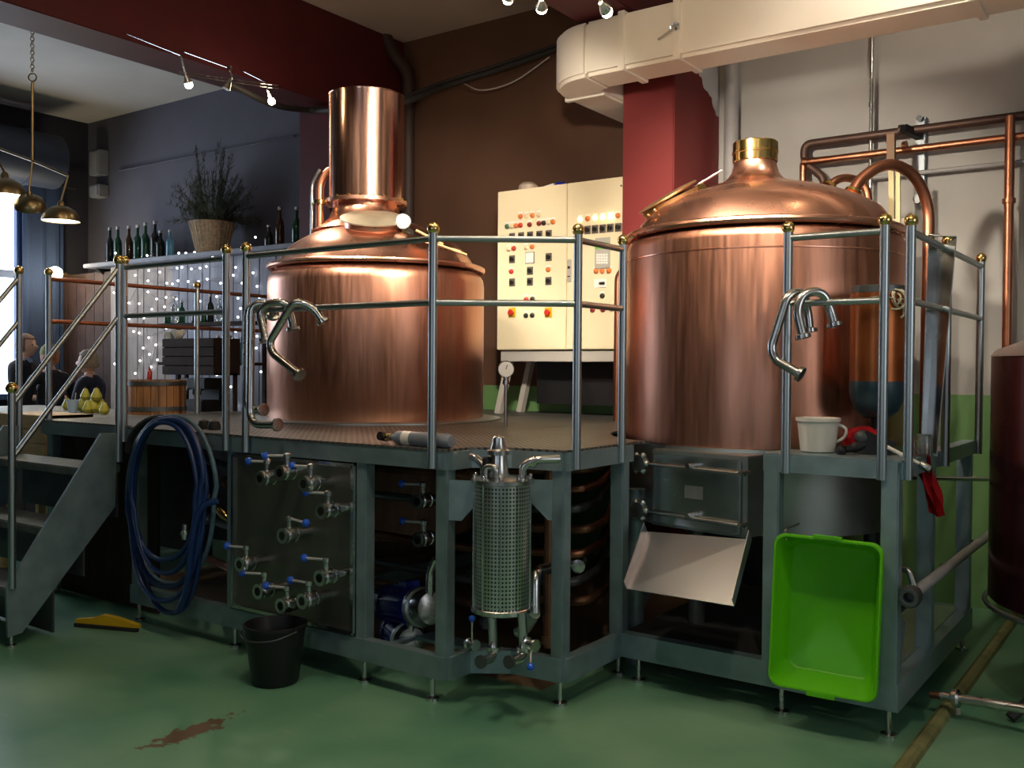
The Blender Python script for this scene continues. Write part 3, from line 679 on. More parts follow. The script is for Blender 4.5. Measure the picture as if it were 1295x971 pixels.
# ================================================================== CONTROL CABINET
CY_ = 6.5
cl_, cr_ = at(629, 340, Y=CY_).x, -3.50
cz0, cz1 = 1.75, 3.08; xm = at(716.4, 340, Y=CY_).x
cab = thing('control_cabinet', 'cream control cabinet covered with lamps and switches', 'cabinet', (-4.2, 6.7, 1.6))
obj('body', bx(cl_, cr_, CY_+.02, 6.95, cz0, cz1, .004), CREAM, cab)
dL = obj('door', bx(cl_, xm-.004, CY_, CY_+.02, cz0+.004, cz1-.002, .004), CREAM, cab)
dR = obj('door', bx(xm+.004, cr_, CY_, CY_+.02, cz0+.004, cz1-.002, .004), CREAM, cab)
def zp(x, y): return at(620+x*.18537, 220+y*.18537, Y=CY_)
LAMPMESH = {}
def inst(key, make, m, parent, p, name):
    """alike little pieces share one mesh"""
    if key not in LAMPMESH:
        o = obj(name, make(), m, None); LAMPMESH[key] = o.data; bpy.data.objects.remove(o)
    o = bpy.data.objects.new(name, LAMPMESH[key]); COL.objects.link(o); o.parent = parent; o.location = Vector(p)-root_loc(parent); return o
def lamp(par, x, y, m, nm='pilot_lamp'):
    inst(('lamp', m.name), lambda: blathe([(.021, 0), (.021, .008), (.016, .012), (.014, .022), (.006, .026)], (0, 0, 0), 14, axis=(0, -1, 0)), m, par, zp(x, y), nm)
    pl = zp(x, y-26); inst('lamp_label', lambda: bx(-.020, .020, -.0015, 0, -.006, .006), WHITED, par, pl, 'label_strip')
def switch(par, x, y):
    p = zp(x, y)
    inst('swp', lambda: bx(-.030, .030, -.006, 0, -.033, .033, .002), SWPL, par, p, 'switch_plate')
    inst('swk', lambda: lathe(bx(-.005, .005, -.03, -.02, -.017, .017), [(.020, .006), (.018, .022)], (0, 0, 0), 14, axis=(0, -1, 0)), BTNBK, par, p, 'rotary_switch')
for x, y, m in ((208, 290, LAMPOR), (248, 288, LAMPCR), (290, 284, LAMPOR), (332, 280, LAMPCR), (117, 358, LAMPGN), (147, 356, LAMPCR), (178, 353, LAMPOR), (208, 350, LAMPRED), (270, 346, LAMPRD), (334, 338, LAMPRD), (366, 335, BTNBK), (398, 331, LAMPCR), (430, 327, LAMPOR),
                (125, 513, LAMPCR), (163, 508, LAMPRED), (245, 503, LAMPCR), (288, 498, LAMPOR), (145, 666, LAMPRED), (397, 653, LAMPOR), (248, 856, LAMPRED), (290, 854, BTNBK), (245, 966, BTNBK), (288, 964, BTNBK)):
    lamp(dL, x, y, m)
for x, y in ((150, 430), (212, 425), (273, 420), (336, 415), (400, 410), (150, 582), (400, 567), (272, 661), (150, 740), (272, 735), (398, 730)): switch(dL, x, y)
p = zp(272, 572); inst('meter', lambda: bx(-.038, .038, -.012, 0, -.042, .042, .003), WHITED, dL, p, 'meter'); inst('meterf', lambda: bx(-.043, .043, -.006, 0, -.047, .047), SWPL, dL, p, 'meter_frame')
for x in (150, 398):
    p = zp(x, 945); inst('esp', lambda: bx(-.035, .035, -.006, 0, -.04, .04, .002), YELLOW, dL, p, 'stop_plate')
    inst('esk', lambda: blathe([(.022, .006), (.026, .03), (.02, .036)], (0, 0, 0), 14, axis=(0, -1, 0)), LAMPRED, dL, p, 'stop_knob')
for x, y, m in ((615, 310, LAMPON), (666, 305, LAMPOR), (716, 300, LAMPON), (768, 295, LAMPON), (822, 290, LAMPON2), (872, 284, LAMPOR), (925, 277, LAMPOR), (724, 663, LAMPOR), (766, 663, LAMPOR), (812, 660, LAMPOR), (766, 832, BTNBK), (700, 928, LAMPRD), (770, 925, LAMPRD), (830, 922, LAMPCR)): lamp(dR, x, y, m)
for x, y in ((612, 386), (665, 382), (716, 377), (768, 373), (820, 368), (875, 364), (925, 360)): switch(dR, x, y)
p = zp(768, 540); tp = obj('touch_panel', bx(p.x-.068, p.x+.068, CY_-.012, CY_, p.z-.12, p.z+.12, .004), KEYP, dR)
q = zp(765, 490); inst('scr', lambda: bx(-.055, .055, -.003, 0, -.023, .023), SCREEN, dR, q+Vector((0, -.012, 0)), 'display')
for i in range(5):
    for j in range(4):
        q = zp(736+i*16, 552+j*18); inst('key', lambda: bx(-.008, .008, -.004, 0, -.008, .008), SWPL if (i+j) % 3 else WHITED, dR, q+Vector((0, -.012, 0)), 'key')
p = zp(750, 746); inst('swb', lambda: bx(-.055, .055, -.006, 0, -.033, .033, .002), WHITED, dR, p, 'switch_plate'); inst('swb2', lambda: bx(0, .045, -.02, -.006, -.009, .009), BTNBK, dR, p, 'switch_lever')
p = zp(542, 660); inst('hnd', lambda: bx(-.02, .02, -.012, 0, -.09, .09, .004), GREYL, dR, p, 'door_handle'); inst('hndk', lambda: bx(-.010, .010, -.016, -.012, .015, .035), BTNBK, dR, p, 'lock'); inst('hndk2', lambda: bx(-.012, .012, -.016, -.012, -.05, -.042), BTNBK, dR, p, 'lock_slot')
p = zp(895, 80); inst('scrw', lambda: blathe([(.008, 0), (.008, .006)], (0, 0, 0), 10, axis=(0, -1, 0)), SWPL, dR, p, 'lock')
# stand
obj('stand_beam', bx(cl_+.02, cr_, CY_+.03, CY_+.09, 1.655, 1.74, .003), GREYL, cab)
obj('stand_beam', bx(cl_+.02, cr_, 6.86, 6.92, 1.655, 1.74, .003), GREYL, cab)
for y0, y1 in ((CY_+.06, CY_+.06), (6.88, 6.88)):
    obj('stand_leg', bm_beam((cl_+.10, y0, 1.70), (cl_-.02, y1, DT), .06, .05), GREYL, cab)
obj('stand_leg', bx(cr_-.2, cr_-.14, 6.84, 6.9, DT, 1.66), GREYL, cab)
obj('cable_panel', bx(cl_+.22, cr_-.02, 6.78, 6.82, 1.30, 1.66), BLACKP, cab)
# things lying on the cabinet
p = at(668, 236, Y=6.72); p.z = cz1
b = blathe([(0, .0), (.07, .0), (.085, .03), (.08, .07), (.05, .095), (0, .10)], p, 24)
tag(obj('plastic_bowl', b, mat('frosted_plastic', (.45, .36, .28), .4), None, loc=p), 'frosted upturned bowl lying on the control cabinet', 'bowl')
p = at(697, 233, Y=6.7); p.z = cz1
tag(obj('crumpled_paper', bm_beam(p+Vector((-.05, 0, .02)), p+Vector((.04, 0, .035)), .06, .035), WHITEP, None, loc=p), 'small white paper pack on the control cabinet', 'paper')
p = at(709, 229, Y=6.7); p.z = cz1
t = thing('blue_cap', 'small dark blue cap lying on the control cabinet', 'cap', p)
obj('crown', blathe([(.055, 0), (.055, .03), (.045, .055), (0, .06)], p, 20), BLUEM, t); obj('brim', blathe([(.0, 0), (.07, 0), (.07, .008), (0, .008)], p+Vector((-.02, -.02, 0)), 20), BLUEM, t)
# gauge on a stand pipe rising from the deck
gp = at(640, 467, W=6.35); t = thing('standpipe_gauge', 'white dial gauge on a thin steel standpipe below the control cabinet', 'gauge', (gp.x, gp.y, DT))
obj('standpipe', bcyl((gp.x, gp.y, DT), (gp.x, gp.y, gp.z-.05), .012), STEEL, t)
obj('nut', blathe([(.022, -.10), (.022, -.07), (.014, -.065), (.02, -.06), (.02, -.05)], gp, 10), STEEL, t)
dd = obj('dial_case', blathe([(.05, -.025), (.056, -.02), (.056, .008), (.051, .012)], gp, 28, axis=-FW), STEEL, t)
obj('dial_face', blathe([(.05, .0125), (.049, .0135)], gp, 28, axis=-FW), WHITED, dd)
obj('needle', bm_beam(gp-FW*.015, gp-FW*.015+Vector((.01, 0, .03)), .004, .003), BTNBK, dd)

# ================================================================== DUCT AND WALL PIPES
DY0, DY1, DZ0, DZ1 = 5.6, 5.93, 3.585, 3.955
du = thing('ventilation_duct', 'large white rectangular ventilation duct turning into the wall', 'duct', (-1.5, 5.75, DZ0))
xe = -3.42
obj('duct_run', bx(xe, 3.4, DY0, DY1, DZ0, DZ1, .025), DUCT, du)
# plan elbow
oc = Vector((xe, DY0+.40)); b = B(); out, inn = [], []
for k in range(11):
    a = math.radians(270-k*9); out.append((oc.x+.40*math.cos(a), oc.y+.40*math.sin(a))); inn.append((oc.x+.07*math.cos(a), oc.y+.07*math.sin(a)))
prism(b, out+inn[::-1], DZ0, DZ1)
bmesh.ops.bevel(b, geom=[e for e in b.edges if abs(e.verts[0].co.z-e.verts[1].co.z) < .01 and min((Vector(v.co[:2])-oc).length for v in e.verts) > .39 and all((Vector(v.co[:2])-oc).length > .39 for v in e.verts)], offset=.025, segments=2, affect='EDGES')
obj('elbow', b, DUCT, du)
obj('duct_return', bx(xe-.40, xe-.09, DY0+.40, 7.09, DZ0, DZ1, .02), DUCT, du)
for x in (at(786, 60, Y=DY0).x, at(856, 45, Y=DY0).x, at(1230, 15, Y=DY0).x, 1.0):
    obj('joint_band', bx(x-.025, x+.025, DY0-.012, DY1+.012, DZ0-.012, DZ1+.012, .004), DUCT, du)
obj('seam_band', bx(xe-.412, xe-.08, 6.02, 6.06, DZ0-.012, DZ1+.01), DUCT, du)
p = at(856, 33, Y=DY0-.02); obj('damper_knob', blathe([(.025, 0), (.025, .012), (.01, .014), (.01, .05)], p, 14, axis=(-.5, -.8, -.3)), STEEL, du)
p = at(843, 38, Y=DY0-.03); obj('damper_arm', bm_beam(at(856, 33, Y=DY0-.03), at(832, 50, Y=DY0-.03), .02, .006), GREYL, du)
for x in (-2.3, -.2, 2.0):
    for y in (DY0+.03, DY1-.03): obj('hanger_rod', bcyl((x, y, DZ1), (x, y, ZC), .006, seg=8), STEEL, du)
def wallpipe(label, pts, rr, m, rad=.08, clamps=(), cat='pipe', name='wall_pipe'):
    t = thing(name, label, cat, pts[0]); obj('pipe', pipe(pts, rr, rad, 12), m, t)
    for c, axd in clamps: obj('clamp', blathe([(rr*1.35, -.015), (rr*1.35, .015)], c, 14, axis=axd), m, t)
    return t
WP = 6.98
wp = lambda px, py, Y=WP: at(px, py, Y=Y)
x0 = wp(925, 150).x
wallpipe('grey painted downpipe in the corner beside the red pilaster', [(x0, 6.98, .0), (x0, 6.98, ZC)], .055, PIPEGREY)
x1 = wp(517, 250).x
wallpipe('dark brown downpipe beside the copper chimney with a bend under the ceiling', [(x1, 6.97, 1.3), (x1, 6.97, 4.45), (x1-.12, 6.9, 4.6), (x1-.2, 6.85, ZC)], .062, PIPEBROWN, .12)
hz1, hz2 = wp(1150, 165).z, wp(1150, 190).z
wallpipe('upper dark copper pipe bending down on the white wall', [wp(1046, 300), wp(1046, 225)+Vector((-.02, 0, 0)), wp(1017, 205), (wp(1017, 200).x, WP, hz1), (.6, WP, hz1)], .030, mat('dark_copper_pipe', (.09, .055, .045), .5, .6, .2, 6), .06, [(wp(1140, 165), (1, 0, 0))])
wallpipe('lower bright copper pipe running along the white wall', [(wp(1017, 206).x, 6.96, 2.0), (wp(1017, 206).x, 6.96, hz2), (.6, 6.96, hz2)], .026, COPIPE, .03, [(wp(1144, 185, 6.96), (1, 0, 0)), (wp(1018, 205, 6.96), (1, 0, 0))])
xv = wp(1276, 250, 6.92).x
wallpipe('vertical copper pipe descending behind the dark red tank', [(xv, 6.92, 3.25), (xv, 6.92, 1.0)], .030, COPIPE, .05, [((xv, 6.92, at(1276, 254, Y=6.92).z), (0, 0, 1))])
z3 = wp(1200, 213).z
wallpipe('thin dull pipe running low along the white wall', [(wp(1085, 222).x, 7.02, z3), (.6, 7.02, z3)], .016, PIPEGREY)
xs_ = wp(1102, 130, 7.0).x
wallpipe('thin shiny steel pipe dropping along the white wall', [(xs_, 7.0, DZ1+.4), (xs_, 7.0, 1.5)], .014, STEEL, .05, [((xs_, 7.0, at(1102, 132, Y=7.0).z), (0, 0, 1))])
xr_ = at(781, 400, Y=6.2).x
wallpipe('upright copper pipe between the control cabinet and the mash tun', [(xr_, 6.2, DT), (xr_, 6.2, 2.3), (xr_+.2, 6.25, 2.42)], .026, COPIPE, .06)
# pipe bracket rail on the wall and black clamp
p = wp(1163, 190, 7.03)
t = thing('pipe_bracket', 'perforated wall rail with a black arm carrying the copper pipes', 'bracket', p)
obj('rail', bx(p.x-.03, p.x+.03, 7.04, 7.095, wp(1163, 255).z, wp(1163, 145).z, .004), mat('zinc_rail', (.30, .34, .38), .45, .5), t)
obj('arm', bm_beam(wp(1163, 172, 7.03), wp(1142, 162, 6.9), .05, .05), BLACKP, t)
obj('clip', blathe([(.02, -.02), (.02, .02)], wp(1163, 150, 7.02), 12, axis=(0, 1, 0)), DARKSTEEL, t)
obj('clip', blathe([(.03, -.02), (.03, .02)], wp(1161, 252, 7.02), 12, axis=(0, 1, 0)), DARKSTEEL, t)
# wooden paddles standing behind the tun
for i, (a, b_, wd) in enumerate((((1127, 170), (1135, 560), .05), ((1136, 216), (1142, 560), .035))):
    pa, pb = at(*a, W=6.4-.15*i), at(*b_, W=6.3-.15*i); pb.z = 0.0
    t = thing('mash_paddle', ['long wooden mash paddle with a square brown end behind the railing', 'pale flat wooden stick leaning beside the mash paddle'][i], 'paddle', pb)
    obj('shaft', bm_beam(pb, pa+(pb-pa).normalized()*(.22 if i == 0 else .0), wd*.7, .025), mat('paddle_wood', (.48, .40, .20), .55, 0, .2, 6), t)
    if i == 0: obj('blade', bm_beam(pa+(pb-pa).normalized()*.24, pa, .05, .045), mat('paddle_brown', (.20, .12, .07), .6), t)
p = at(1135, 290, W=6.3); t = tag(obj('cardboard_piece', bx(p.x-.09, p.x+.09, p.y, p.y+.02, p.z-.2, p.z+.07), PAPER, None, loc=p), 'pale board standing between the railing and the white wall', 'board')
# leaning steel trough
pa, pb = at(1190, 298, W=4.64), at(1178, 574, W=4.64)
t = thing('steel_trough', 'narrow polished steel trough leaning against the side railing', 'trough', pb)
rt = RT
extr_pts = [pa+rt*-.085, pa+rt*.065, pb+rt*.02, pb+rt*-.03]
pa1, pa2 = at(1174, 297, W=4.66), at(1209, 299, W=4.62); pb1, pb2 = at(1164, 574, W=4.64), at(1184, 577, W=4.62)
mid_a, mid_b = (pa1+pa2)/2+FW*.05+Vector((0, 0, -.06)), (pb1+pb2)/2+FW*.04
obj('side', extr(B(), [pa1, mid_a, mid_b, pb1], Vector((.004, .002, 0))), STEEL, t)
obj('side', extr(B(), [pa2, mid_a, mid_b, pb2], Vector((.004, .002, 0))), STEEL, t)
obj('rim', tube(B(), [pa1, (pa1+pa2)/2-FW*.0, pa2], .006, 8), STEEL, t)

# cable bundle draped from the beam past the chimney to the duct
pts = [at(288, 105, X=-6.3), at(345, 132, X=-6.3), at(390, 139, Y=6.05), at(430, 138, Y=6.05), at(500, 132, Y=6.0), at(560, 110, Y=6.6), at(630, 88, Y=6.9), at(706, 62, Y=6.9), at(730, 52, Y=6.9)]
t = thing('cable_bundle', 'thick black cable bundle draped past the chimney towards the duct', 'cable', pts[0])
obj('cable', tube(B(), smoothline(pts, 6), .026, 10), RUBBER, t)
obj('cable', tube(B(), smoothline([p+Vector((0, -.03, .03)) for p in pts[3:]], 6), .014, 8), RUBBER, t)
tag(obj('loose_wire', tube(B(), smoothline([at(585, 105, Y=6.85), at(610, 114, Y=6.85), at(650, 103, Y=6.85), at(695, 72, Y=6.85)], 6), .006, 6), GREYL, None, loc=at(585, 105, Y=6.85)), 'thin loose grey wire sagging below the black cable bundle', 'wire')
tag(obj('loose_wire', tube(B(), smoothline([at(480, 131, Y=6.2), at(510, 127, Y=6.5), at(545, 116, Y=6.6)], 6), .005, 6), GREYL, None, loc=at(480, 131, Y=6.2)), 'thin loose grey wire hanging right above the chimney', 'wire')

# ================================================================== HALOGEN SPOTS ON WIRES
def halogen(p, target, label, power, ang, grp=None):
    p = Vector(p); d = (Vector(target)-p).normalized()
    t = thing('halogen_spot', label, 'lamp', p, grp)
    obj('stem', bcyl(p-d*.16+Vector((0, 0, .02)), p-d*.03, .006, seg=8), STEEL, t)
    if p.x < -5.3: obj('mount_arm', bcyl(p-d*.16+Vector((0, 0, .02)), (-6.41, p.y+.05, 4.03), .004, seg=6), STEEL, t)
    obj('reflector', blathe([(.010, -.055), (.014, -.04), (.026, -.01), (.029, .0), (.027, .0), (.022, -.012)], p, 18, axis=d, capt=False), STEEL, t)
    obj('bulb', bsph(p+d*.010, .027, 14), BULB, t)
    spot('halogen_light', p+d*.05, target, power, ang, r=.05)
    l = bpy.data.lights.new('halogen_fill', 'POINT'); l.energy = min(power, 170)*.06; l.color = (1, .74, .46); l.shadow_soft_size = .05   # added fill behind the bulb, brightens ceiling and beams
    o = bpy.data.objects.new('halogen_fill', l); COL.objects.link(o); o.location = p-d*.10
    return t
kt = Vector((KL.x, KL.y, 2.5)); kt2 = Vector((KC.x, KC.y, 2.6))
H = [(at(238, 105, X=-5.55), (-5.6, 4.4, 2.6), 'glowing halogen spot under the red beam, first on the wire', 40, 70),
     (at(343, 127, X=-5.95), (-5.2, 5.0, 2.4), 'glowing halogen spot under the red beam beside the chimney', 60, 80),
     (at(643, -3, W=4.6), (-4.9, 5.6, 2.4), 'halogen spot cut by the ceiling edge above the control cabinet', 330, 60),
     (at(685, 9, W=4.6), (-4.3, 6.5, 2.4), 'halogen spot on a long stem aimed at the control cabinet', 170, 70),
     (at(766, 13, W=4.3), (-2.3, 5.6, 2.6), 'brightest halogen spot hanging in front of the duct elbow', 330, 65),
     ((-1.0, 4.75, 4.25), (-1.3, 5.75, 3.5), 'added halogen spot above the domed lid near the side window', 75, 95),  # added lamp out of view, brightens the duct and the domed lid
     ((-3.0, 2.6, 4.35), (-4.9, 5.0, 2.4), 'added halogen spot over the floor aimed at the chimney kettle, nearest the stand', 330, 40),  # added lamps out of view from here on, for dome highlights
     ((-3.7, 2.6, 4.35), (-4.9, 5.0, 2.4), 'middle added halogen spot over the floor aimed at the chimney kettle', 330, 40),
     ((-4.6, 2.6, 4.35), (-5.0, 5.0, 2.4), 'added halogen spot over the floor aimed at the chimney kettle, nearest the red beam', 280, 40),
     ((-1.9, 2.6, 4.35), (-2.1, 5.2, 2.5), 'added halogen spot over the floor aimed at the domed lid, nearest the chimney kettle', 300, 40),
     ((-1.2, 2.6, 4.35), (-2.0, 5.2, 2.5), 'middle added halogen spot over the floor aimed at the domed lid', 300, 40),
     ((-.3, 2.6, 4.35), (-1.9, 5.2, 2.5), 'added halogen spot over the floor aimed at the domed lid, nearest the side window', 260, 40),
     ((-2.6, 2.2, 4.35), (-2.4, 2.8, 0), 'added halogen spot over the floor shining straight down before the strainer', 85, 100),  # added lamps out of view, fill light for the front floor
     ((-.6, 2.2, 4.35), (-.5, 3.4, 0), 'added halogen spot over the floor shining down before the stand corner', 100, 100)]
for p, tg, lb, pw, an in H: halogen(p, tg, lb, pw, an)
for y_ in (2.2, 2.6): tag(obj('lamp_wire', bcyl((-6.35, y_, 4.47), (3.4, y_, 4.47), .004, seg=6), STEEL, None), 'thin lamp wire carrying the added spots above the floor', 'wire', 'added lamp wires above the floor')  # wires added along with the unseen spots
p = at(288, 108, X=-5.75); t = thing('halogen_spot', 'unlit swivelled halogen spot on the wire under the red beam', 'lamp', p)
obj('mount_arm', bcyl(p+Vector((.02, 0, .12)), (-6.41, p.y+.05, 4.03), .004, seg=6), STEEL, t)
d = Vector((-.2, -.3, -.9)).normalized()
obj('stem', pipe([p+Vector((.02, 0, .12)), p+Vector((.03, .02, .05)), p], .006, .02, 8), STEEL, t)
obj('reflector', blathe([(.010, -.05), (.018, -.02), (.03, .03), (.028, .03)], p, 18, axis=d), STEEL, t); obj('clip', blathe([(.02, -.01), (.02, .01)], p+Vector((.02, 0, .12)), 12, axis=(0, 1, 0)), STEEL, t)
for k, (a, b_) in enumerate((((225, 97), (352, 114)), ((225, 100), (352, 118)))):
    tag(obj('lamp_wire', bcyl(at(0, 20+k*3, X=-5.7) if False else at(a[0], a[1]-6, X=-5.65), at(b_[0], b_[1]-6, X=-5.95), .004, seg=6), STEEL, None), 'thin low voltage lamp wire under the red beam', 'wire', 'lamp wires under the red beam')
pa, pb = at(600, -14, W=4.6), at(800, -14, W=4.3)
for k in (0, 1): tag(obj('lamp_wire', bcyl(pa+Vector((0, 0, .03*k)), pb+Vector((0, 0, .03*k)), .004, seg=6), STEEL, None), 'thin low voltage lamp wire in front of the duct', 'wire', 'lamp wires in front of the duct')

# ================================================================== VALVE PANEL AND VALVES
vp = thing('valve_panel', 'dark stainless panel in the platform front carrying ten valves', 'panel', (-3.93, 3.49, .2))
PXL, PXR = -4.40, -3.46
obj('sheet', bx(PXL, PXR, 3.478, 3.484, .25, 1.10), mat('dull_panel_steel', (.20, .195, .175), .38, .85, .15, 3), vp)
for a, b_ in (((PXL, .25), (PXL, 1.10)), ((PXR, .25), (PXR, 1.10)), ((PXL, .25), (PXR, .25)), ((PXL, 1.10), (PXR, 1.10))):
    obj('folded_edge', bm_beam((a[0], 3.470, a[1]), (b_[0], 3.470, b_[1]), .020, .016, up=(0, 1, 0)), STEEL, vp)
def make_valve():
    """butterfly valve: stub along +y, opening towards -y, lever along -x"""
    t = thing('butterfly_valve', 'small steel butterfly valve with blue ball handle on the dark panel', 'valve', (0, 0, 0), 'blue handled valves on the panel')
    o = blathe([(.0, -.028), (.019, -.028), (.019, -.040), (.032, -.040), (.032, -.028), (.024, -.022), (.031, -.016), (.034, .0), (.031, .018), (.024, .022), (.032, .026), (.032, .038), (.019, .040), (.019, .17)], (0, 0, 0), 20, axis=(0, 1, 0), capb=False)
    obj('body', o, STEEL, t)
    obj('bore', blathe([(.0175, -.041), (0, -.041)], (0, 0, 0), 16, axis=(0, 1, 0)), BTNBK, t)
    obj('stem', blathe([(.011, .02), (.011, .055), (.016, .058), (.016, .075), (.008, .08)], (0, 0, 0), 12), STEEL, t)
    lv = obj('lever', bcyl((0, 0, .067), (-.115, 0, .062), .0055, seg=8), mat('bright_lever_steel', (.62, .64, .65), .5, .5), t)
    obj('ball_knob', bsph((-.118, 0, .062), .0165, 14), BLUEP, lv)
    return t
v0 = make_valve()
vpos = [(338, 604, 0), (363, 597, 8), (393, 611, -4), (415, 645, 4), (366, 676, 172), (312, 712, 5), (335, 746, 12), (364, 764, 6), (391, 758, -3), (413, 729, 5)]
for i, (px, py, rz) in enumerate(vpos):
    p = at(px, py, Y=3.335)
    if i == 0: v0.location = p; v0.rotation_euler = (0, 0, 0)
    else: dup(v0, p, 0 if rz != 172 else 0)
    o = v0 if i == 0 else [c for c in bpy.data.objects if c.name.startswith('butterfly_valve')][-1]
    o.scale = (1.25, 1.25, 1.25)
    o['label'] = ['steel valve with blue knob, top row of the panel, nearest the hose coil', 'steel valve with blue knob, top row of the panel, second from the hose coil', 'steel valve with blue knob, top row of the panel, third from the hose coil',
                  'steel valve with blue knob just below the top row, towards the blue motor', 'panel valve whose blue knob points away from the hose coil', 'steel valve with blue knob at mid height on the panel edge by the hose coil',
                  'steel valve with blue knob, lowest row of the panel, nearest the hose coil', 'steel valve with blue knob, lowest row of the panel, right above the bucket', 'steel valve with blue knob, lowest row of the panel, third from the hose coil',
                  'steel valve with blue knob just above the lowest row, towards the blue motor'][i]
    for c in o.children:
        if c.name.startswith('lever'): c.rotation_euler = (0, 0, math.radians(rz))
for nm, px, py, Y, lab in (('a', 535, 633, 3.80, 'steel valve with blue ball handle on a pipe above the motor'), ('b', 536, 681, 3.80, 'steel valve with blue ball handle lower on the pipe above the motor')):
    p = at(px, py, Y=Y); dup(v0, p, 0, label=lab, group='valves above the blue motor')

# ================================================================== STRAINER
sc_ = at(635, 690, Y=3.56); SX, SY = sc_.x, sc_.y
wz = lambda py: at(635, py, Y=3.56).z
sr = .138
stn = thing('hop_strainer', 'tall perforated stainless strainer cylinder mounted in the platform notch', 'strainer', (SX, SY, wz(770)))
o = obj('perforated_shell', blathe([(sr-.012, wz(768)), (sr-.012, wz(608))], (SX, SY, 0), 64, capb=False, capt=False), PERF, stn, loc=(SX, SY, 0))
obj('core', blathe([(.06, wz(766)), (.06, wz(610))], (SX, SY, 0), 24), DARKSTEEL, stn)
tf = obj('top_flange', blathe([(sr, wz(611)), (sr+.008, wz(610)), (sr+.008, wz(605)), (sr-.02, wz(603)), (0, wz(602))], (SX, SY, 0), 64), STEEL, stn)
bf = obj('bottom_flange', blathe([(0, wz(774)), (sr-.01, wz(773)), (sr+.004, wz(771)), (sr+.004, wz(766)), (sr, wz(765))], (SX, SY, 0), 64), STEEL, stn)
for k in range(10):
    a = 2*PI*(k+.4)/10; x, y = SX+(sr-.002)*math.cos(a), SY+(sr-.002)*math.sin(a)
    rd = obj('tie_rod', bcyl((x, y, wz(772)), (x, y, wz(604)), .0035, seg=8), STEEL, stn)
    obj('dome_nut', blathe([(.009, wz(604)-.002), (.009, wz(604)+.012), (.005, wz(604)+.018)], (x*.985+SX*.015, y*.985+SY*.015, 0), 10), STEEL, rd)
nk = obj('top_neck', blathe([(.055, wz(602)), (.045, wz(597)), (.040, wz(575)), (.055, wz(574)), (.055, wz(569)), (.038, wz(567)), (.030, wz(560)), (.028, wz(553)), (.018, wz(551)), (0, wz(551))], (SX-.01, SY-.02, 0), 28), STEEL, stn)
p = Vector((SX-.085, SY-.03, wz(602)))
obj('inlet_elbow', pipe([p, p+Vector((0, 0, .045)), p+Vector((-.06, .02, .075)), p+Vector((-.12, .06, .075))], .018, .04), STEEL, stn)
obj('sensor', blathe([(.012, .0), (.012, .035), (.02, .037), (.02, .085), (.014, .09)], p+Vector((.03, -.02, 0)), 14), BLACKP, stn)
obj('vent_elbow', pipe([p+Vector((.045, -.05, 0)), p+Vector((.045, -.05, .05)), p+Vector((.10, -.04, .05)), p+Vector((.10, -.04, 0))], .014, .04), STEEL, stn)
p = Vector((SX+.085, SY+.04, wz(602)))
obj('outlet_elbow', pipe([p, p+Vector((0, .0, .05)), p+Vector((.05, .03, .08)), p+Vector((.12, .12, .08))], .019, .05), STEEL, stn)
obj('outlet_clamp', blathe([(.028, -.012), (.028, .012)], p+Vector((.04, .02, .07)), 16, axis=(.6, .5, .3)), STEEL, stn)
for px, pyb in ((622, 836), (660, 831)):
    q = at(px, 775, Y=3.52); q2 = at(px+2, 815, Y=3.52); e = at(px-14 if px < 640 else px-16, 837, Y=3.40)
    dpz = obj('drain_pipe', pipe([q, q2, at(px+1, 832, Y=3.50), e], .021, .03), STEEL, stn)
    obj('clamp_ring', blathe([(.031, -.012), (.031, .012)], q2+Vector((0, 0, -.02)), 18), STEEL, dpz)
    obj('open_end', blathe([(.030, -.006), (.030, .006), (.020, .007), (0, .007)], e, 18, axis=(e-at(px+1, 832, Y=3.50))), DARKSTEEL, dpz)
# valves on the two drains
def levervalve(body, knob, label):
    t = thing('drain_valve', label, 'valve', body); body, knob = Vector(body), Vector(knob)
    obj('body', blathe([(.028, -.03), (.03, -.022), (.022, -.018), (.022, .018), (.03, .022), (.028, .03)], body, 18, axis=(1, -.2, 0)), STEEL, t)
    lv = obj('lever', bcyl(body, knob, .0045, seg=8), STEEL, t); obj('ball_knob', bsph(knob, .017, 14), BLUEP, lv); return t
levervalve(at(672, 815, Y=3.50), at(671, 843, Y=3.42), 'steel drain valve with blue knob pointing down beside the strainer outlet')
levervalve(at(597, 815, Y=3.62), at(597, 782, Y=3.62), 'steel drain valve with blue knob pointing up behind the platform corner post')
# pipe elbow leaving the strainer towards the kettle stand
t = thing('outlet_pipe', 'thick shiny steel pipe bending from the strainer past the platform post', 'pipe', at(678, 760, Y=3.72))
obj('pipe', pipe([at(676, 775, Y=3.75), at(676, 722, Y=3.78), at(700, 718, Y=4.1), at(740, 705, Y=4.45)], .028, .07), STEEL, t)
obj('clamp', blathe([(.042, -.016), (.042, .016)], at(733, 708, Y=4.4), 18, axis=(.2, .6, .05)), STEEL, t)
obj('end_cap', blathe([(.03, -.02), (.036, -.005), (.036, .008), (0, .014)], at(731, 716, Y=4.30), 18, axis=-FW), STEEL, t)
obj('lower_elbow', pipe([at(676, 775, Y=3.75), at(664, 795, Y=3.8), at(655, 800, Y=3.8)], .03, .05), STEEL, t)

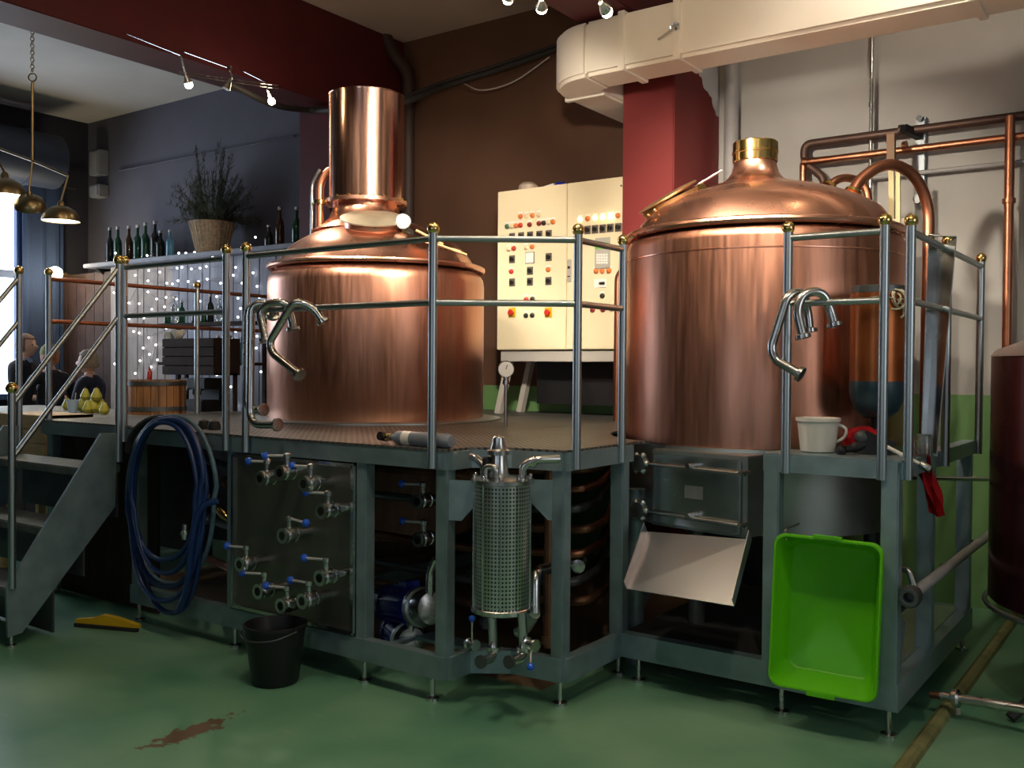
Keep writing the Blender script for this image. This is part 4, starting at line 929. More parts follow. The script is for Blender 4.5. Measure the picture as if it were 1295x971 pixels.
# ================================================================== MOTORS
def motor(a, b_, rr, label):
    """electric pump: a fan end, b drive end"""
    a, b_ = Vector(a), Vector(b_); d = (b_-a); L = d.length; d.normalize()
    t = thing('pump_motor', label, 'pump', (a+b_)/2-Vector((0, 0, rr)))
    obj('stator', blathe([(rr*.86, L*.22), (rr*.9, L*.24), (rr*.9, L*.80), (rr*.8, L*.84)], a, 28, axis=d), BLUEM, t)
    obj('fan_cowl', blathe([(rr*.55, 0), (rr*.9, L*.03), (rr, L*.09), (rr, L*.22), (rr*.9, L*.23)], a, 28, axis=d), BLUEM, t)
    s, u = frame_of(d)
    for k in range(16):
        an = 2*PI*k/16; v = s*math.cos(an)+u*math.sin(an); obj('fin', bm_beam(a+d*L*.26+v*rr*.95, a+d*L*.78+v*rr*.95, .006, rr*.22, up=v), BLUEM, t)
    tb = Vector((0, 0, rr*1.05)); q = a+d*L*.62+tb
    obj('terminal_box', bm_beam(q-d*.045, q+d*.045, .08, .05), BLUEM, t)
    obj('drive_flange', blathe([(rr*.7, L*.82), (rr*1.02, L*.86), (rr*1.02, L*.94), (rr*.6, L)], a, 28, axis=d), STEELB, t)
    obj('pump_housing', blathe([(rr*.9, L*.95), (rr*.95, L*1.02), (rr*.8, L*1.15), (.0, L*1.2)], a, 28, axis=d), STEEL, t)
    q = b_+d*L*.1+Vector((0, 0, rr*.6)); obj('discharge', pipe([q, q+Vector((0, 0, .12)), q+Vector((.04, 0, .2))], .022, .03), STEEL, t)
    for sx in (.35, .7):
        q = a+d*L*sx; obj('foot_bracket', bm_beam(q+Vector((0, 0, -rr*.8)), q+Vector((0, 0, -rr*1.25)), .10, .03, up=d), BLUEM, t)
    return t
motor(at(486, 762, Y=4.02), at(538, 768, Y=3.86), .105, 'blue electric pump motor above another in the platform')
m_a = at(498, 812, Y=4.0); motor((m_a.x, m_a.y, .125), (m_a.x+.22, m_a.y-.12, .125), .095, 'blue electric pump motor lying on the floor under the platform')
t = thing('pump_shelf', 'steel shelf bar under the upper blue motor', 'shelf', at(515, 795, Y=3.95))
p = at(515, 797, Y=3.93); obj('bar', bx(-3.42, -2.87, p.y-.06, p.y+.06, p.z-.02, p.z), FRAME, t)
obj('bar', bx(-3.42, -3.38, 3.5, p.y+.06, p.z-.02, p.z), FRAME, t)

# ================================================================== PIPEWORK UNDER THE DECK
def upipe(pts, rr, m, label, grp=None, rad=.07):
    t = thing('process_pipe', label, 'pipe', pts[0], grp); obj('pipe', pipe(pts, rr, rad, 10), m, t)
    for i in (0, -1):
        q = Vector(pts[i]); d = Vector(pts[1])-q if i == 0 else Vector(pts[-2])-q
        obj('union', blathe([(rr*1.4, 0), (rr*1.4, .04)], q+d.normalized()*.02, 12, axis=d), m, t)
    return t
G = 'pipework under the deck'
zs = [1.08, .98, .88, .76, .64, .50, .38]
for i, z in enumerate(zs):
    y = 4.30-.05*(i % 3); m = [COPOLD, COPIPE, DARKSTEEL][i % 3]
    upipe([(-3.30, y, z-.06), (-2.60, y+.02, z-.01), (-2.64, y+.3, z), (-3.08, y+1.2, z)], .024, m, 'brown process pipe running below the deck behind the strainer', G)
for i, (x, y) in enumerate(((-3.2, 4.25), (-2.72, 4.15), (-2.95, 4.5))):
    upipe([(x, y, .15), (x, y, 1.15)], .026, [DARKSTEEL, COPOLD, DARKSTEEL][i], 'upright process pipe below the deck behind the strainer', 'upright pipework under the deck')
for i, z in enumerate((1.02, .86, .62, .44, .30)):
    upipe([(-4.3, 4.0+.06*i, z), (-3.0, 3.86+.05*i, z+.03)], .022, [COPOLD, STEELB, COPIPE, DARKSTEEL, COPOLD][i], 'process pipe running behind the valve panel', 'pipework behind the valve panel')
for i, (z, y) in enumerate(((.95, 3.9), (.78, 4.1), (.55, 3.95), (.36, 3.8))):
    upipe([(-5.3, y, z+.05), (-4.9, y, z), (-4.5, y-.1, z-.03)], .025, [DARKSTEEL, COPOLD, STEELB, COPIPE][i], 'process pipe in the dark bay behind the hose coil', 'pipework behind the hose coil')
# left bay: pale hoses and red tap behind the coil
t = thing('red_tap', 'small red tap handle behind the blue hose coil', 'tap', at(262, 625, Y=3.7)); p = at(262, 627, Y=3.7)
obj('body', blathe([(.02, -.05), (.02, .05)], p, 12, axis=(1, 0, 0)), STEEL, t); obj('handle', bm_beam(p+Vector((0, 0, .02)), p+Vector((.02, -.02, .07)), .025, .012), REDT, t)
p = at(283, 650, Y=3.55); tag(obj('bronze_union', blathe([(.02, -.06), (.03, -.04), (.03, .01), (.022, .03), (.016, .06)], p, 12, axis=(.8, 0, -.5)), BRASS, None, loc=p), 'small bronze pipe union beside the valve panel', 'fitting')

# ================================================================== HOSE COIL
hc = thing('hose_coil', 'coil of blue hoses hanging over a black saddle on the platform edge', 'hose', at(205, 545, Y=3.40))
hp = at(205, 560, Y=3.38)
b = B()
tube(b, [at(205+math.cos(a)*43, 572-math.sin(a)*44, Y=3.42) for a in [PI*k/14 for k in range(15)]], .022, 8)
obj('saddle', b, RUBBER, hc)
obj('saddle_arm', bm_beam(at(205, 530, Y=3.40)+Vector((0, 0, -.01)), at(205, 530, Y=3.40)+Vector((0, .14, -.01)), .10, .02), DARKSTEEL, hc)
def hloop(cx, top, rx, bot, y, rr, m, nm='hose', ph=0):
    pts = []
    for k in range(41):
        a = PI/2+2*PI*k/40; c, s = math.cos(a), math.sin(a)
        py = (top+bot)/2-s*(bot-top)/2
        wdt = rx*(1 if s > 0 else .92)
        x = cx+ph*(py-top)/(bot-top)+c*wdt*(abs(c)**-.15 if abs(c) > .01 else 1)
        pts.append(at(x, py, Y=y+.012*math.sin(2*a)))
    pts.pop()
    return obj(nm, tube(B(), pts, rr, 8, closed=True), m, hc)
hloop(212, 528, 50, 742, 3.37, .015, BLUEH); hloop(214, 530, 46, 708, 3.34, .015, BLUEH, ph=-6); hloop(209, 533, 44, 775, 3.40, .016, BLUEH, ph=8)
hloop(217, 526, 57, 738, 3.42, .014, BLUEH2, ph=2); hloop(206, 534, 42, 725, 3.33, .014, BLUEH, ph=4); hloop(211, 531, 48, 760, 3.36, .015, BLUEH, ph=-3)
obj('hose_tail', tube(B(), smoothline([at(275, 633, Y=3.38), at(258, 640, Y=3.34), at(247, 662, Y=3.32), at(241, 700, Y=3.32), at(236, 745, Y=3.33), at(226, 772, Y=3.35)], 6), .018, 10), BLUEH, hc)
p = at(234, 672, Y=3.31); obj('hose_fitting', blathe([(.016, -.045), (.018, -.02), (.024, -.018), (.024, .0), (.016, .005), (.014, .04)], p, 14), STEEL, hc)

# ================================================================== SMALL FLOOR THINGS
p = at(348, 862, Z=0); bk = thing('bucket', 'black plastic bucket standing in front of the valve panel', 'bucket', p)
obj('shell', blathe([(0, .003), (.112, .003), (.118, .012), (.152, .285), (.160, .288), (.160, .300), (.150, .302), (.145, .29), (.110, .02), (0, .016)], p, 48), BLACKP, bk)
b = B(); tube(b, smoothline([p+Vector((-.158, 0, .28)), p+Vector((-.12, -.12, .255)), p+Vector((0, -.168, .245)), p+Vector((.12, -.12, .255)), p+Vector((.158, 0, .28))], 6), .004, 6); obj('handle', b, DARKSTEEL, bk)
a, b_ = at(95, 788, Z=.02), at(174, 795, Z=.02); sq = thing('floor_squeegee', 'yellow floor squeegee head lying below the staircase', 'squeegee', a)
dirv = (b_-a).normalized(); nrm_ = Vector((-dirv.y, dirv.x, 0)); mid = (a+b_)/2
obj('body', extr(B(), [a, b_, b_+Vector((0, 0, .02)), mid+dirv*.06+Vector((0, 0, .055)), mid-dirv*.03+Vector((0, 0, .065)), mid-dirv*.10+Vector((0, 0, .04)), a+Vector((0, 0, .025))], nrm_*.035), YELLOW, sq)
obj('rubber_blade', bm_beam(a+Vector((0, 0, -.008)), b_+Vector((0, 0, -.008)), .025, .022), RUBBER, sq)

# ================================================================== GREEN TUB
def rrect(w_, h_, rad, n=6):
    out = []
    for cx, cy, a0 in ((w_/2-rad, h_/2-rad, 0), (-w_/2+rad, h_/2-rad, 90), (-w_/2+rad, -h_/2+rad, 180), (w_/2-rad, -h_/2+rad, 270)):
        for k in range(n+1):
            a = math.radians(a0+90*k/n); out.append((cx+rad*math.cos(a), cy+rad*math.sin(a)))
    return out
YT = 4.22
tl, trr, brr, bl_ = at(981, 672, Y=YT-.08), at(1119, 690, Y=YT-.03), at(1108, 890, Y=YT-.06), at(969, 866, Y=YT-.11)
cen = (tl+trr+brr+bl_)/4; ux = ((trr-tl)+(brr-bl_)).normalized(); uz = ((tl-bl_)+(trr-brr)); uz = (uz-ux*uz.dot(ux)).normalized(); un = ux.cross(uz).normalized()  # un points away from the viewer?
if un.y < 0: un = -un
wT = ((trr-tl).length+(brr-bl_).length)/2; hT = ((tl-bl_).length+(trr-brr).length)/2
tb = thing('plastic_tub', 'bright green plastic tub hung upright on the kettle stand', 'tub', (cen.x, cen.y, cen.z-hT/2))
b = B(); prof = [(1.0, 1.0, .022), (1.0, 1.0, 0), (.985, .99, -.008), (.955, .97, -.008), (.94, .96, 0), (.93, .95, .012), (.80, .85, .16), (.76, .82, .168), (0.001, .001, .168)]
rings = []
for fx, fy, d in prof:
    rr_ = min(.05, wT*fx*.2); rings.append([b.verts.new(cen+ux*x+uz*y+un*d) for x, y in rrect(max(wT*fx, .002), max(hT*fy, .002), max(rr_, .0005))])
for r0, r1 in zip(rings, rings[1:]):
    n = len(r0)
    for k in range(n): face(b, (r0[k], r0[(k+1) % n], r1[(k+1) % n], r1[k]))
# outer skin
outer = [rings[0]]
for fx, fy, d in ((.95, .97, .024), (.82, .87, .175), (.001, .001, .177)):
    outer.append([b.verts.new(cen+ux*x+uz*y+un*d) for x, y in rrect(max(wT*fx, .002), max(hT*fy, .002), max(min(.05, wT*fx*.2), .0005))])
for r0, r1 in zip(outer, outer[1:]):
    n = len(r0)
    for k in range(n): face(b, (r0[k], r1[k], r1[(k+1) % n], r0[(k+1) % n]))
bmesh.ops.recalc_face_normals(b, faces=b.faces[:])
obj('shell', b, LIME, tb, smooth=50)
for s in (1, -1): obj('grip', bm_beam(cen+uz*s*(hT/2+.004)-ux*wT*.13-un*.004, cen+uz*s*(hT/2+.004)+ux*wT*.13-un*.004, .022, .014), LIME, tb)
hk = cen+uz*(hT/2)-ux*wT*.40
obj('hook', pipe([hk+un*.03-uz*.03, hk+uz*.012, hk+uz*.02+un*.05, Vector((hk.x, 4.325, (hk+uz*.02).z))], .006, .02, 8), STEEL, tb)

# ================================================================== TRAY THINGS ON THE KETTLE STAND
p = at(1034, 571, Z=1.213); p.z = 1.213; jg = thing('plastic_jug', 'white plastic measuring jug on the small tray', 'jug', p)
s = (at(1067, 530, Y=p.y)-at(1002, 530, Y=p.y)).length*.40
hj = at(1034, 528, Y=p.y).z-p.z
obj('shell', blathe([(0, .003), (s*.80, .003), (s*.82, .01), (s*.97, hj-.02), (s*1.05, hj-.015), (s*1.06, hj), (s*.98, hj), (s*.93, hj-.02), (s*.78, .012), (0, .012)], p, 40), WHITEP, jg)
cr = camright(p); obj('handle', tube(B(), smoothline([p+cr*s*.93+Vector((0, 0, hj-.03)), p+cr*s*1.28+Vector((0, 0, hj-.05)), p+cr*s*1.22+Vector((0, 0, hj*.45)), p+cr*s*.86+Vector((0, 0, hj*.3))], 6), .007, 8), WHITEP, jg)
def rag(label, ptsrows, m, cat):
    b = B(); R_ = [[b.verts.new(q) for q in row] for row in ptsrows]
    for r0, r1 in zip(R_, R_[1:]):
        for k in range(len(r0)-1): face(b, (r0[k], r0[k+1], r1[k+1], r1[k]))
    bmesh.ops.solidify(b, geom=b.faces[:], thickness=.008); bmesh.ops.recalc_face_normals(b, faces=b.faces[:])
    return tag(obj('red_cloth', b, m, None, loc=ptsrows[0][0]), label, cat)
rows = []
for j in range(12):
    t_ = j/8; row = []
    for k in range(7):
        s1 = k/6; x = 1142+26*t_+s1*(26-6*t_)+3*math.sin(k*2+j); y = 560+6*math.sin(s1*3)+max(0, t_-.25)*78
        row.append(at(x, y, W=4.55+.03*math.sin(k*2.3)-.06*t_))
    rows.append(row)
rag('red cloth draped over the tray edge with its end hanging down', rows, REDP, 'cloth')
rows = []
for j in range(6):
    row = []
    for k in range(6):
        x = 1066+k*10; y = 540+j*5; row.append(at(x, y+2*math.sin(k*1.8+j), W=4.60-.02*j+.02*math.sin(k*2.1+j*1.3)))
    rows.append(row)
rag('crumpled red cloth lying behind the black spray gun', rows, REDP, 'cloth')
a, b_ = at(1062, 571, W=4.42), at(1112, 552, W=4.48)
sg = thing('spray_gun', 'black spray gun with a white lance lying on the small tray', 'spray gun', a)
obj('grip', tube(B(), smoothline([at(1068, 568, W=4.42), at(1080, 566, W=4.43), at(1098, 560, W=4.45), at(1116, 560, W=4.46)], 5), [.018]*5+[.024]*5+[.03]*6, 12), BLACKP, sg)
obj('coupling', bsph(at(1064, 570, W=4.42), .024, 14), BLACKP, sg)
obj('body', bm_beam(at(1090, 556, W=4.46), at(1128, 570, W=4.42), .07, .09), BLACKP, sg)
obj('body_cap', bsph(at(1090, 553, W=4.45), .034, 14), mat('dark_grey_plastic', (.05, .06, .065), .4), sg)
obj('lance', bcyl(at(1118, 563, W=4.30), at(1166, 588, W=4.22), .0085), WHITEP, sg)
obj('nozzle', blathe([(.012, -.02), (.018, -.01), (.018, .03), (.012, .035)], at(1168, 589, W=4.215), 14, axis=at(1172, 592, W=4.21)-at(1150, 580, W=4.24)), STEEL, sg)
# glass jar behind the railing
p = at(1167, 574, Z=1.213); p.z = 1.205; tag(obj('glass_jar', blathe([(0, 0), (.04, 0), (.042, .01), (.042, .07), (.035, .085), (.037, .1), (.033, .1), (.03, .085), (.037, .07), (.037, .01), (0, .006)], p, 24), GLASSC, None, loc=p), 'small clear glass jar standing behind the red cloth', 'jar')

# ---- thick grey pipe with valve along the stand side
a = at(1150, 755, X=-.98); b_ = Vector((-.98, 7.0, a.z))
t = thing('side_pipe', 'thick grey pipe with flanged open end along the stand side', 'pipe', a)
obj('pipe', bcyl(a+Vector((0, .05, 0)), b_, .024), PIPEGREY, t)
obj('flange', blathe([(.03, .06), (.045, .05), (.048, .0), (.04, -.02), (.028, -.022), (.022, -.02), (.018, .03), (0, .03)], a, 24, axis=(0, 1, 0), capb=False), DARKSTEEL, t)
obj('branch', pipe([a+Vector((0, .1, .02)), a+Vector((-.03, .12, .09)), a+Vector((-.06, .13, .09))], .013, .03), STEEL, t)
for y in (5.1, 5.95): obj('hanger', bm_beam((-1.02, y, a.z), (-.98, y, a.z), .03, .02), STEEL, t)
p = at(1153, 815, Z=.3); p.z = .25
t = thing('sight_fitting', 'small glass fitting clamped on the stand base plate', 'fitting', (-1.2, 4.75, .30)); q = Vector((-1.18, 4.78, .36))
obj('glass', blathe([(.04, 0), (.045, .03), (.04, .06)], q, 20), GLASSC, t); obj('stem', blathe([(.03, -.12), (.02, -.1), (.02, 0)], q, 16), STEEL, t); obj('cap', blathe([(.045, .06), (.045, .075), (.03, .085)], q, 20), STEEL, t)
a = at(1132, 604, W=4.7); b_ = at(1252, 606, W=5.3)
tag(obj('steel_rod', bcyl(a, b_, .012), STEEL, None, loc=a), 'horizontal steel rod between the stand and the dark red tank', 'rod')

# ================================================================== HANGING BENT PIPES
def bent(label, pts, rr=.021, grp=None, rad=.07):
    t = thing('bent_pipe', label, 'pipe', pts[0], grp); ps = fil(pts, rad, 8); obj('pipe', tube(B(), ps, rr, 14), STEEL, t)
    for q, nx in ((ps[0], ps[1]), (ps[-1], ps[-2])):
        d = (q-nx).normalized(); obj('ferrule', blathe([(rr, -.022), (rr*1.7, -.016), (rr*1.7, .0), (rr*.9, .001), (rr*.85, -.01), (0, -.01)], q, 18, axis=d), STEEL, t)
    return t
W = lambda x, y, d=0: at(x, y, Y=YP-.045+d)
bent('zigzag bent steel pipe hung over the mid rail beside the chimney kettle', [W(380, 475, -.05), W(344, 446, -.05), W(341, 432, -.05), W(372, 380, -.03), W(396, 388, .03), W(410, 408, .06)], rad=.05)
bent('hook shaped steel pipe hung on the mid rail, short end down', [W(336, 432, -.02), W(328, 395, -.02), W(340, 383), W(362, 382, .04), W(368, 400, .08), W(371, 418, .08)], rad=.05)
bent('tall steel pipe with foot elbow reaching down to the deck', [W(352, 537, -.02), W(316, 537, -.02), W(318, 384, -.02), W(345, 384, .05), W(345, 400, .1)], rad=.09)
bent('second tall steel pipe with foot elbow beside the rail post', [W(334, 518, .04), W(312, 518, .04), W(313, 390, .02), W(335, 383, .08), W(338, 400, .12)], rad=.09)
W2 = lambda x, y, d=0: at(x, y, Y=4.32-.04+d)
bent('long bent steel pipe with kinked end hung in front of the copper shell', [W2(1014, 474, -.05), W2(980, 455, -.05), W2(975, 440, -.05), W2(996, 372, -.03), W2(1016, 368, .04), W2(1021, 392, .08), W2(1024, 420, .08)], rad=.05)
bent('U shaped steel pipe hung over the rail beside the amber cylinder', [W2(1016, 428, -.04), W2(1007, 392, -.04), W2(1016, 370, -.02), W2(1040, 368, .03), W2(1050, 390, .06), W2(1056, 413, .06)], rad=.06)

# ---- gas cylinder and gloves on the deck
a, b_ = at(498, 553, Z=DT+.035), at(571, 558, Z=DT+.035)
t = thing('gas_bottle', 'small grey gas bottle lying on the deck edge', 'gas bottle', (a+b_)/2-Vector((0, 0, .035))); d = (b_-a).normalized(); L = (b_-a).length
obj('bottle', blathe([(.012, -.02), (.016, .0), (.034, .03), (.036, .06), (.036, L-.02), (.028, L), (0, L+.004)], a, 24, axis=d), GASGREY, t)
obj('label_band', blathe([(.0365, L*.20), (.0365, L*.34)], a, 24, axis=d, capb=False, capt=False), WHITEP, t)
obj('valve_head', blathe([(.016, -.055), (.018, -.05), (.018, -.02), (.01, -.018)], a, 14, axis=d), BRASS, t)
obj('regulator', blathe([(.022, -.02), (.022, .03)], a-d*.07, 14, axis=(d.y, -d.x, .2)), BLACKP, t)
for i, (px, py) in enumerate(((258, 536), (271, 537))):
    p = at(px, py, Z=DT+.03); p.z = DT; tag(obj('rubber_boot_toe', blathe([(.0, .0), (.035, 0), (.04, .02), (.03, .05), (.0, .06)], p, 18), RUBBER, None, loc=p), 'small black rubber lump lying on the deck above the hose coil', 'rubber cap', 'black rubber caps on the deck')

# ================================================================== DARK RED TANK
c0 = at(1250, 600, Z=1.0); th_ = math.atan2(at(1251, 600, W=1).y, at(1251, 600, W=1).x)
dirr = Vector((math.cos(th_), math.sin(th_), 0)); nr = Vector((dirr.y, -dirr.x, 0)); rt_ = .72
tc_ = dirr*5.35+nr*rt_; tc_.z = 0
tk = thing('fermentation_tank', 'dark red reflective tank on bent legs beside the kettle stand', 'tank', tc_)
zsh = at(1252, 448, W=4.75).z; zlow = at(1245, 750, W=4.9).z
obj('shell', blathe([(rt_*.55, zlow-.06), (rt_*.9, zlow-.02), (rt_, zlow+.03), (rt_, zsh-.02), (rt_-.01, zsh)], tc_, 80), TANKR, tk)
obj('lid', blathe([(rt_+.004, zsh-.012), (rt_-.02, zsh+.02), (rt_*.6, zsh+.13), (rt_*.2, zsh+.2), (0, zsh+.21)], tc_, 80), TANKLID, tk)
obj('base_ring', torus(B(), tc_+Vector((0, 0, zlow)), rt_+.012, .013, 80, 8), STEELB, tk)
for k in range(4):
    a_ = th_+PI*.5+.62+k*PI/2; q = tc_+Vector((math.cos(a_), math.sin(a_), 0))*rt_*.75
    o_ = Vector((math.cos(a_), math.sin(a_), 0))
    obj('leg', tube(B(), smoothline([q+Vector((0, 0, zlow+.02)), q+o_*.10+Vector((0, 0, .14)), q+o_*.22+Vector((0, 0, .02))], 6), .025, 10), RUBBER, tk)
a = at(1190, 880, Z=.09); b_ = at(1310, 898, Z=.13)
t = thing('outlet_pipe', 'steel outlet pipe with clamp ring lying beside the dark red tank', 'pipe', a)
obj('pipe', bcyl(a, b_+(b_-a)*.4, .022), STEEL, t); obj('clamp_ring', blathe([(.032, 0), (.042, .008), (.042, .03), (.032, .038)], a+(b_-a).normalized()*.05, 20, axis=b_-a), STEEL, t)
obj('end_cap', blathe([(.016, -.05), (.018, 0)], a, 14, axis=b_-a), COPIPE, t)
obj('clamp_wing', bm_beam(a+(b_-a).normalized()*.07, a+(b_-a).normalized()*.07+Vector((.01, -.01, -.07)), .02, .012), STEEL, t)

# ================================================================== BAR
# back shelf with planks below
SHY = 6.50
zsf = at(240, 320, Y=SHY).z; sx0, sx1 = at(105, 340, Y=SHY).x, -6.86
shf = thing('bar_back_shelf', 'long grey shelf on top of the bar back wall', 'shelf', ((sx0+sx1)/2, 6.7, zsf-.06))
obj('board', bx(sx0, sx1, SHY, 7.08, zsf-.05, zsf, .006), mat('grey_shelf_board', (.22, .23, .27), .6, 0, .15, 6), shf)
for x in (sx0+.1, (sx0+sx1)/2, sx1-.1): obj('bracket', extr(B(), [(x, 7.08, zsf-.05), (x, SHY+.1, zsf-.05), (x, 7.08, zsf-.4)], (.02, 0, 0)), DARKSTEEL, shf)
ps = thing('plank_screen', 'screen of pale vertical planks behind the fairy lights', 'screen', ((sx0+sx1)/2, 6.6, 1.0))
x = at(140, 420, Y=6.6).x; n = 0; xe_ = -6.86
while x < xe_-.05:
    wd = .135+.02*math.sin(n*2.7); x2 = min(x+wd, xe_)
    bluish = x > at(215, 420, Y=6.6).x
    obj('plank', bx(x, x2-.006, 6.60+.004*(n % 3), 6.63, .0, zsf-.055, .003), PLANKB if bluish else PLANKW, ps); x = x2; n += 1
dk = thing('dark_panelling', 'dark wooden panelling at the end of the bar back', 'panelling', (at(95, 420, Y=6.7).x, 6.7, 0))
x = max(XL+.02, at(40, 420, Y=6.75).x); k = 0
while x < at(139, 420, Y=6.6).x-.05:
    obj('plank', bx(x, x+.19, 6.70, 6.74, 0, 2.75), mat('red_brown_wood', (.06, .032, .028), .7, 0, .3, 6), dk); x += .2; k += 1
# fairy lights
fx = thing('fairy_lights', 'string of small white fairy lights hanging on the plank screen', 'fairy lights', (at(220, 330, Y=6.55).x, 6.55, zsf-.1))
fl_px = [(186, 323), (202, 326), (218, 324), (226, 320), (235, 320), (246, 319), (269, 324), (305, 319), (188, 342), (202, 344), (224, 339), (230, 338), (242, 340), (253, 339), (261, 337), (298, 338), (171, 348), (187, 355), (295, 348), (211, 358), (218, 359), (225, 355), (238, 356), (251, 356), (262, 353), (279, 358), (306, 358), (174, 363), (187, 369), (163, 383), (198, 378), (210, 376), (223, 378), (208, 388), (253, 381), (274, 375), (301, 377), (176, 384), (192, 391), (163, 403), (182, 402), (210, 415), (226, 413), (237, 415), (169, 419), (176, 421), (188, 427), (298, 419), (181, 440), (189, 448), (197, 436), (177, 456), (199, 455), (171, 472), (191, 464), (293, 429), (274, 474), (292, 489), (298, 514), (163, 495), (146, 320), (149, 350), (144, 370), (150, 385), (147, 404), (150, 430), (145, 460), (301, 401), (302, 448), (308, 470), (304, 390), (320, 345), (325, 362), (328, 376), (322, 390), (323, 300), (316, 310), (324, 440), (330, 470), (325, 425)]
for (px, py) in fl_px:
    p = at(px, py, Y=6.57); inst('fairy', lambda: bsph((0, 0, 0), .0115, 8), BULBW, fx, p, 'bulb')
b = B()
for x0_ in range(0, len(fl_px)-8, 8):
    tube(b, [at(q[0], q[1], Y=6.58) for q in sorted(fl_px[x0_:x0_+8])], .003, 5)
obj('wire', b, mat('clear_wire', (.25, .25, .27), .5), fx)
for (px, py) in ((195, 345), (240, 345), (170, 440), (295, 430)):
    l = bpy.data.lights.new('fairy_glow', 'POINT'); l.energy = .5; l.color = (.86, .9, 1); l.shadow_soft_size = .15
    o = bpy.data.objects.new('fairy_glow', l); COL.objects.link(o); o.location = at(px, py, Y=6.4)
# bottles
def bottle_bm(h, r):
    return blathe([(0, 0), (r*.9, 0), (r, .008), (r, h*.55), (r*.85, h*.63), (r*.38, h*.74), (r*.34, h*.94), (r*.42, h*.945), (r*.42, h)], (0, 0, 0), 18)
def bottle(p, h, r, m, label, grp=None, foil=True):
    t = thing('bottle', label, 'bottle', p, grp); o = obj('glass', bottle_bm(h, r), m, None); o.parent = t
    if foil:
        f = obj('cap', blathe([(r*.44, h*.93), (r*.44, h*1.005), (0, h*1.008)], (0, 0, 0), 12), FOIL, None); f.parent = t
    return t
cols = [GLASSK, GLASSG, GLASSB, GLASSG, GLASSG, GLASSK, GLASSK]
nm_ = {'dark_bottle_glass': 'black', 'green_bottle_glass': 'green', 'brown_bottle_glass': 'brown'}
for i, (px, top) in enumerate(((139, 288), (149, 287), (163, 286), (174, 285), (184, 282), (196, 280), (203, 292))):
    p = at(px, 318, Y=6.72); p.z = zsf; q = at(px, top, Y=6.72)
    bottle(p, q.z-zsf, .05, cols[i], '%s glass bottle, %s from the dark panelling in the bar back shelf row' % (nm_[cols[i].name], ['first', 'second', 'third', 'fourth', 'fifth', 'sixth', 'seventh'][i]), 'bottles in a row on the bar back shelf')
p = at(215, 305, Y=6.6); p.z = zsf; bottle(p, .30, .042, GLASSBL, 'pale blue glass bottle below the fir branches')
for i, (px, top, m) in enumerate(((340, 285, GLASSK), (354, 262, GLASSB), (375, 262, GLASSG), (386, 282, GLASSC))):
    p = at(px, 305, Y=6.75); p.z = zsf; q = at(px, top, Y=6.75)
    bottle(p, max(.2, q.z-zsf), .047, m, ['short black bottle between the fir branches and the chimney', 'tall brown bottle on the shelf near the chimney', 'tall green bottle on the shelf nearest the red pilaster', 'short clear bottle on the shelf in front of the red pilaster'][i])
# basket with dry fir branches
p = at(268, 310, Y=6.72); p.z = zsf
bsk = thing('wicker_basket', 'wicker basket on the shelf holding dry fir branches', 'basket', p)
hb = at(268, 283, Y=6.72).z-zsf
obj('shell', blathe([(0, .0), (.15, 0), (.16, .01), (.235, hb), (.245, hb+.012), (.225, hb+.012), (.2, hb-.03), (0, hb-.04)], p, 40), WICKER, bsk)
for k in range(30):
    a = 2*PI*k/30; obj('stake', bcyl(p+Vector((.162*math.cos(a), .162*math.sin(a), .01)), p+Vector((.243*math.cos(a), .243*math.sin(a), hb+.01)), .007, seg=6), WICKER, bsk)
pl = thing('fir_branches', 'dry dark fir branches spreading out of the wicker basket', 'plant', p+Vector((0, 0, hb)))
random.seed(3)
for k in range(85):
    a = random.uniform(0, 2*PI); el = random.uniform(.15, 1.45); L_ = random.uniform(.38, .72)*(1.25 if el > 1.1 else 1)
    d = Vector((math.cos(a)*math.cos(el), math.sin(a)*math.cos(el)*.55, math.sin(el))); o0 = p+Vector((math.cos(a)*.08, math.sin(a)*.06, hb-.03))
    pts = [o0, o0+d*L_*.5+Vector((0, 0, .02)), o0+d*L_+Vector((0, 0, -.06*(1.4-el)))]
    if any(q.y > 7.0 for q in pts): pts = [Vector((q.x, min(q.y, 7.0), q.z)) for q in pts]
    st_ = smoothline(pts, 5); b = B(); tube(b, st_, [.006-.004*i/len(st_) for i in range(len(st_))], 5)
    for q in st_[2:]:
        for j in range(9):
            v = Vector((random.uniform(-1, 1), random.uniform(-.8, .8), random.uniform(-.8, .8)))+d*.6; v = v.normalized()*random.uniform(.04, .10)
            s1 = v.cross(Vector((0, 0, 1))); s1 = s1.normalized()*.004 if s1.length > 1e-4 else Vector((.004, 0, 0))
            q2 = q+Vector((random.uniform(-.02, .02), random.uniform(-.02, .02), random.uniform(-.02, .02)))
            vs = [b.verts.new(q2-s1), b.verts.new(q2+s1), b.verts.new(q2+v)]; face(b, vs)
    obj('branch', b, LEAF, pl, smooth=0)
# bar counter behind the deck railing
CZ = 1.19
ct = thing('bar_counter', 'long bar counter with a stone top behind the deck railing', 'counter', (-8.0, 4.9, 0))
obj('top', bx(-9.6, -6.68, 4.15, 5.15, CZ-.05, CZ, .006), STONE, ct)
obj('top', bx(-7.9, -6.68, 5.155, 5.68, CZ-.05, CZ, .006), STONE, ct); obj('back_board', bx(-7.85, -6.75, 5.60, 5.63, 0, CZ-.05), DARKWOOD, ct)
for k in range(14): obj('front_board', bx(-9.5+k*.2, -9.5+k*.2+.19, 4.22, 4.25, 0, CZ-.05), DARKWOOD, ct)
obj('back_board', bx(-9.5, -6.75, 5.08, 5.11, 0, CZ-.05), DARKWOOD, ct)
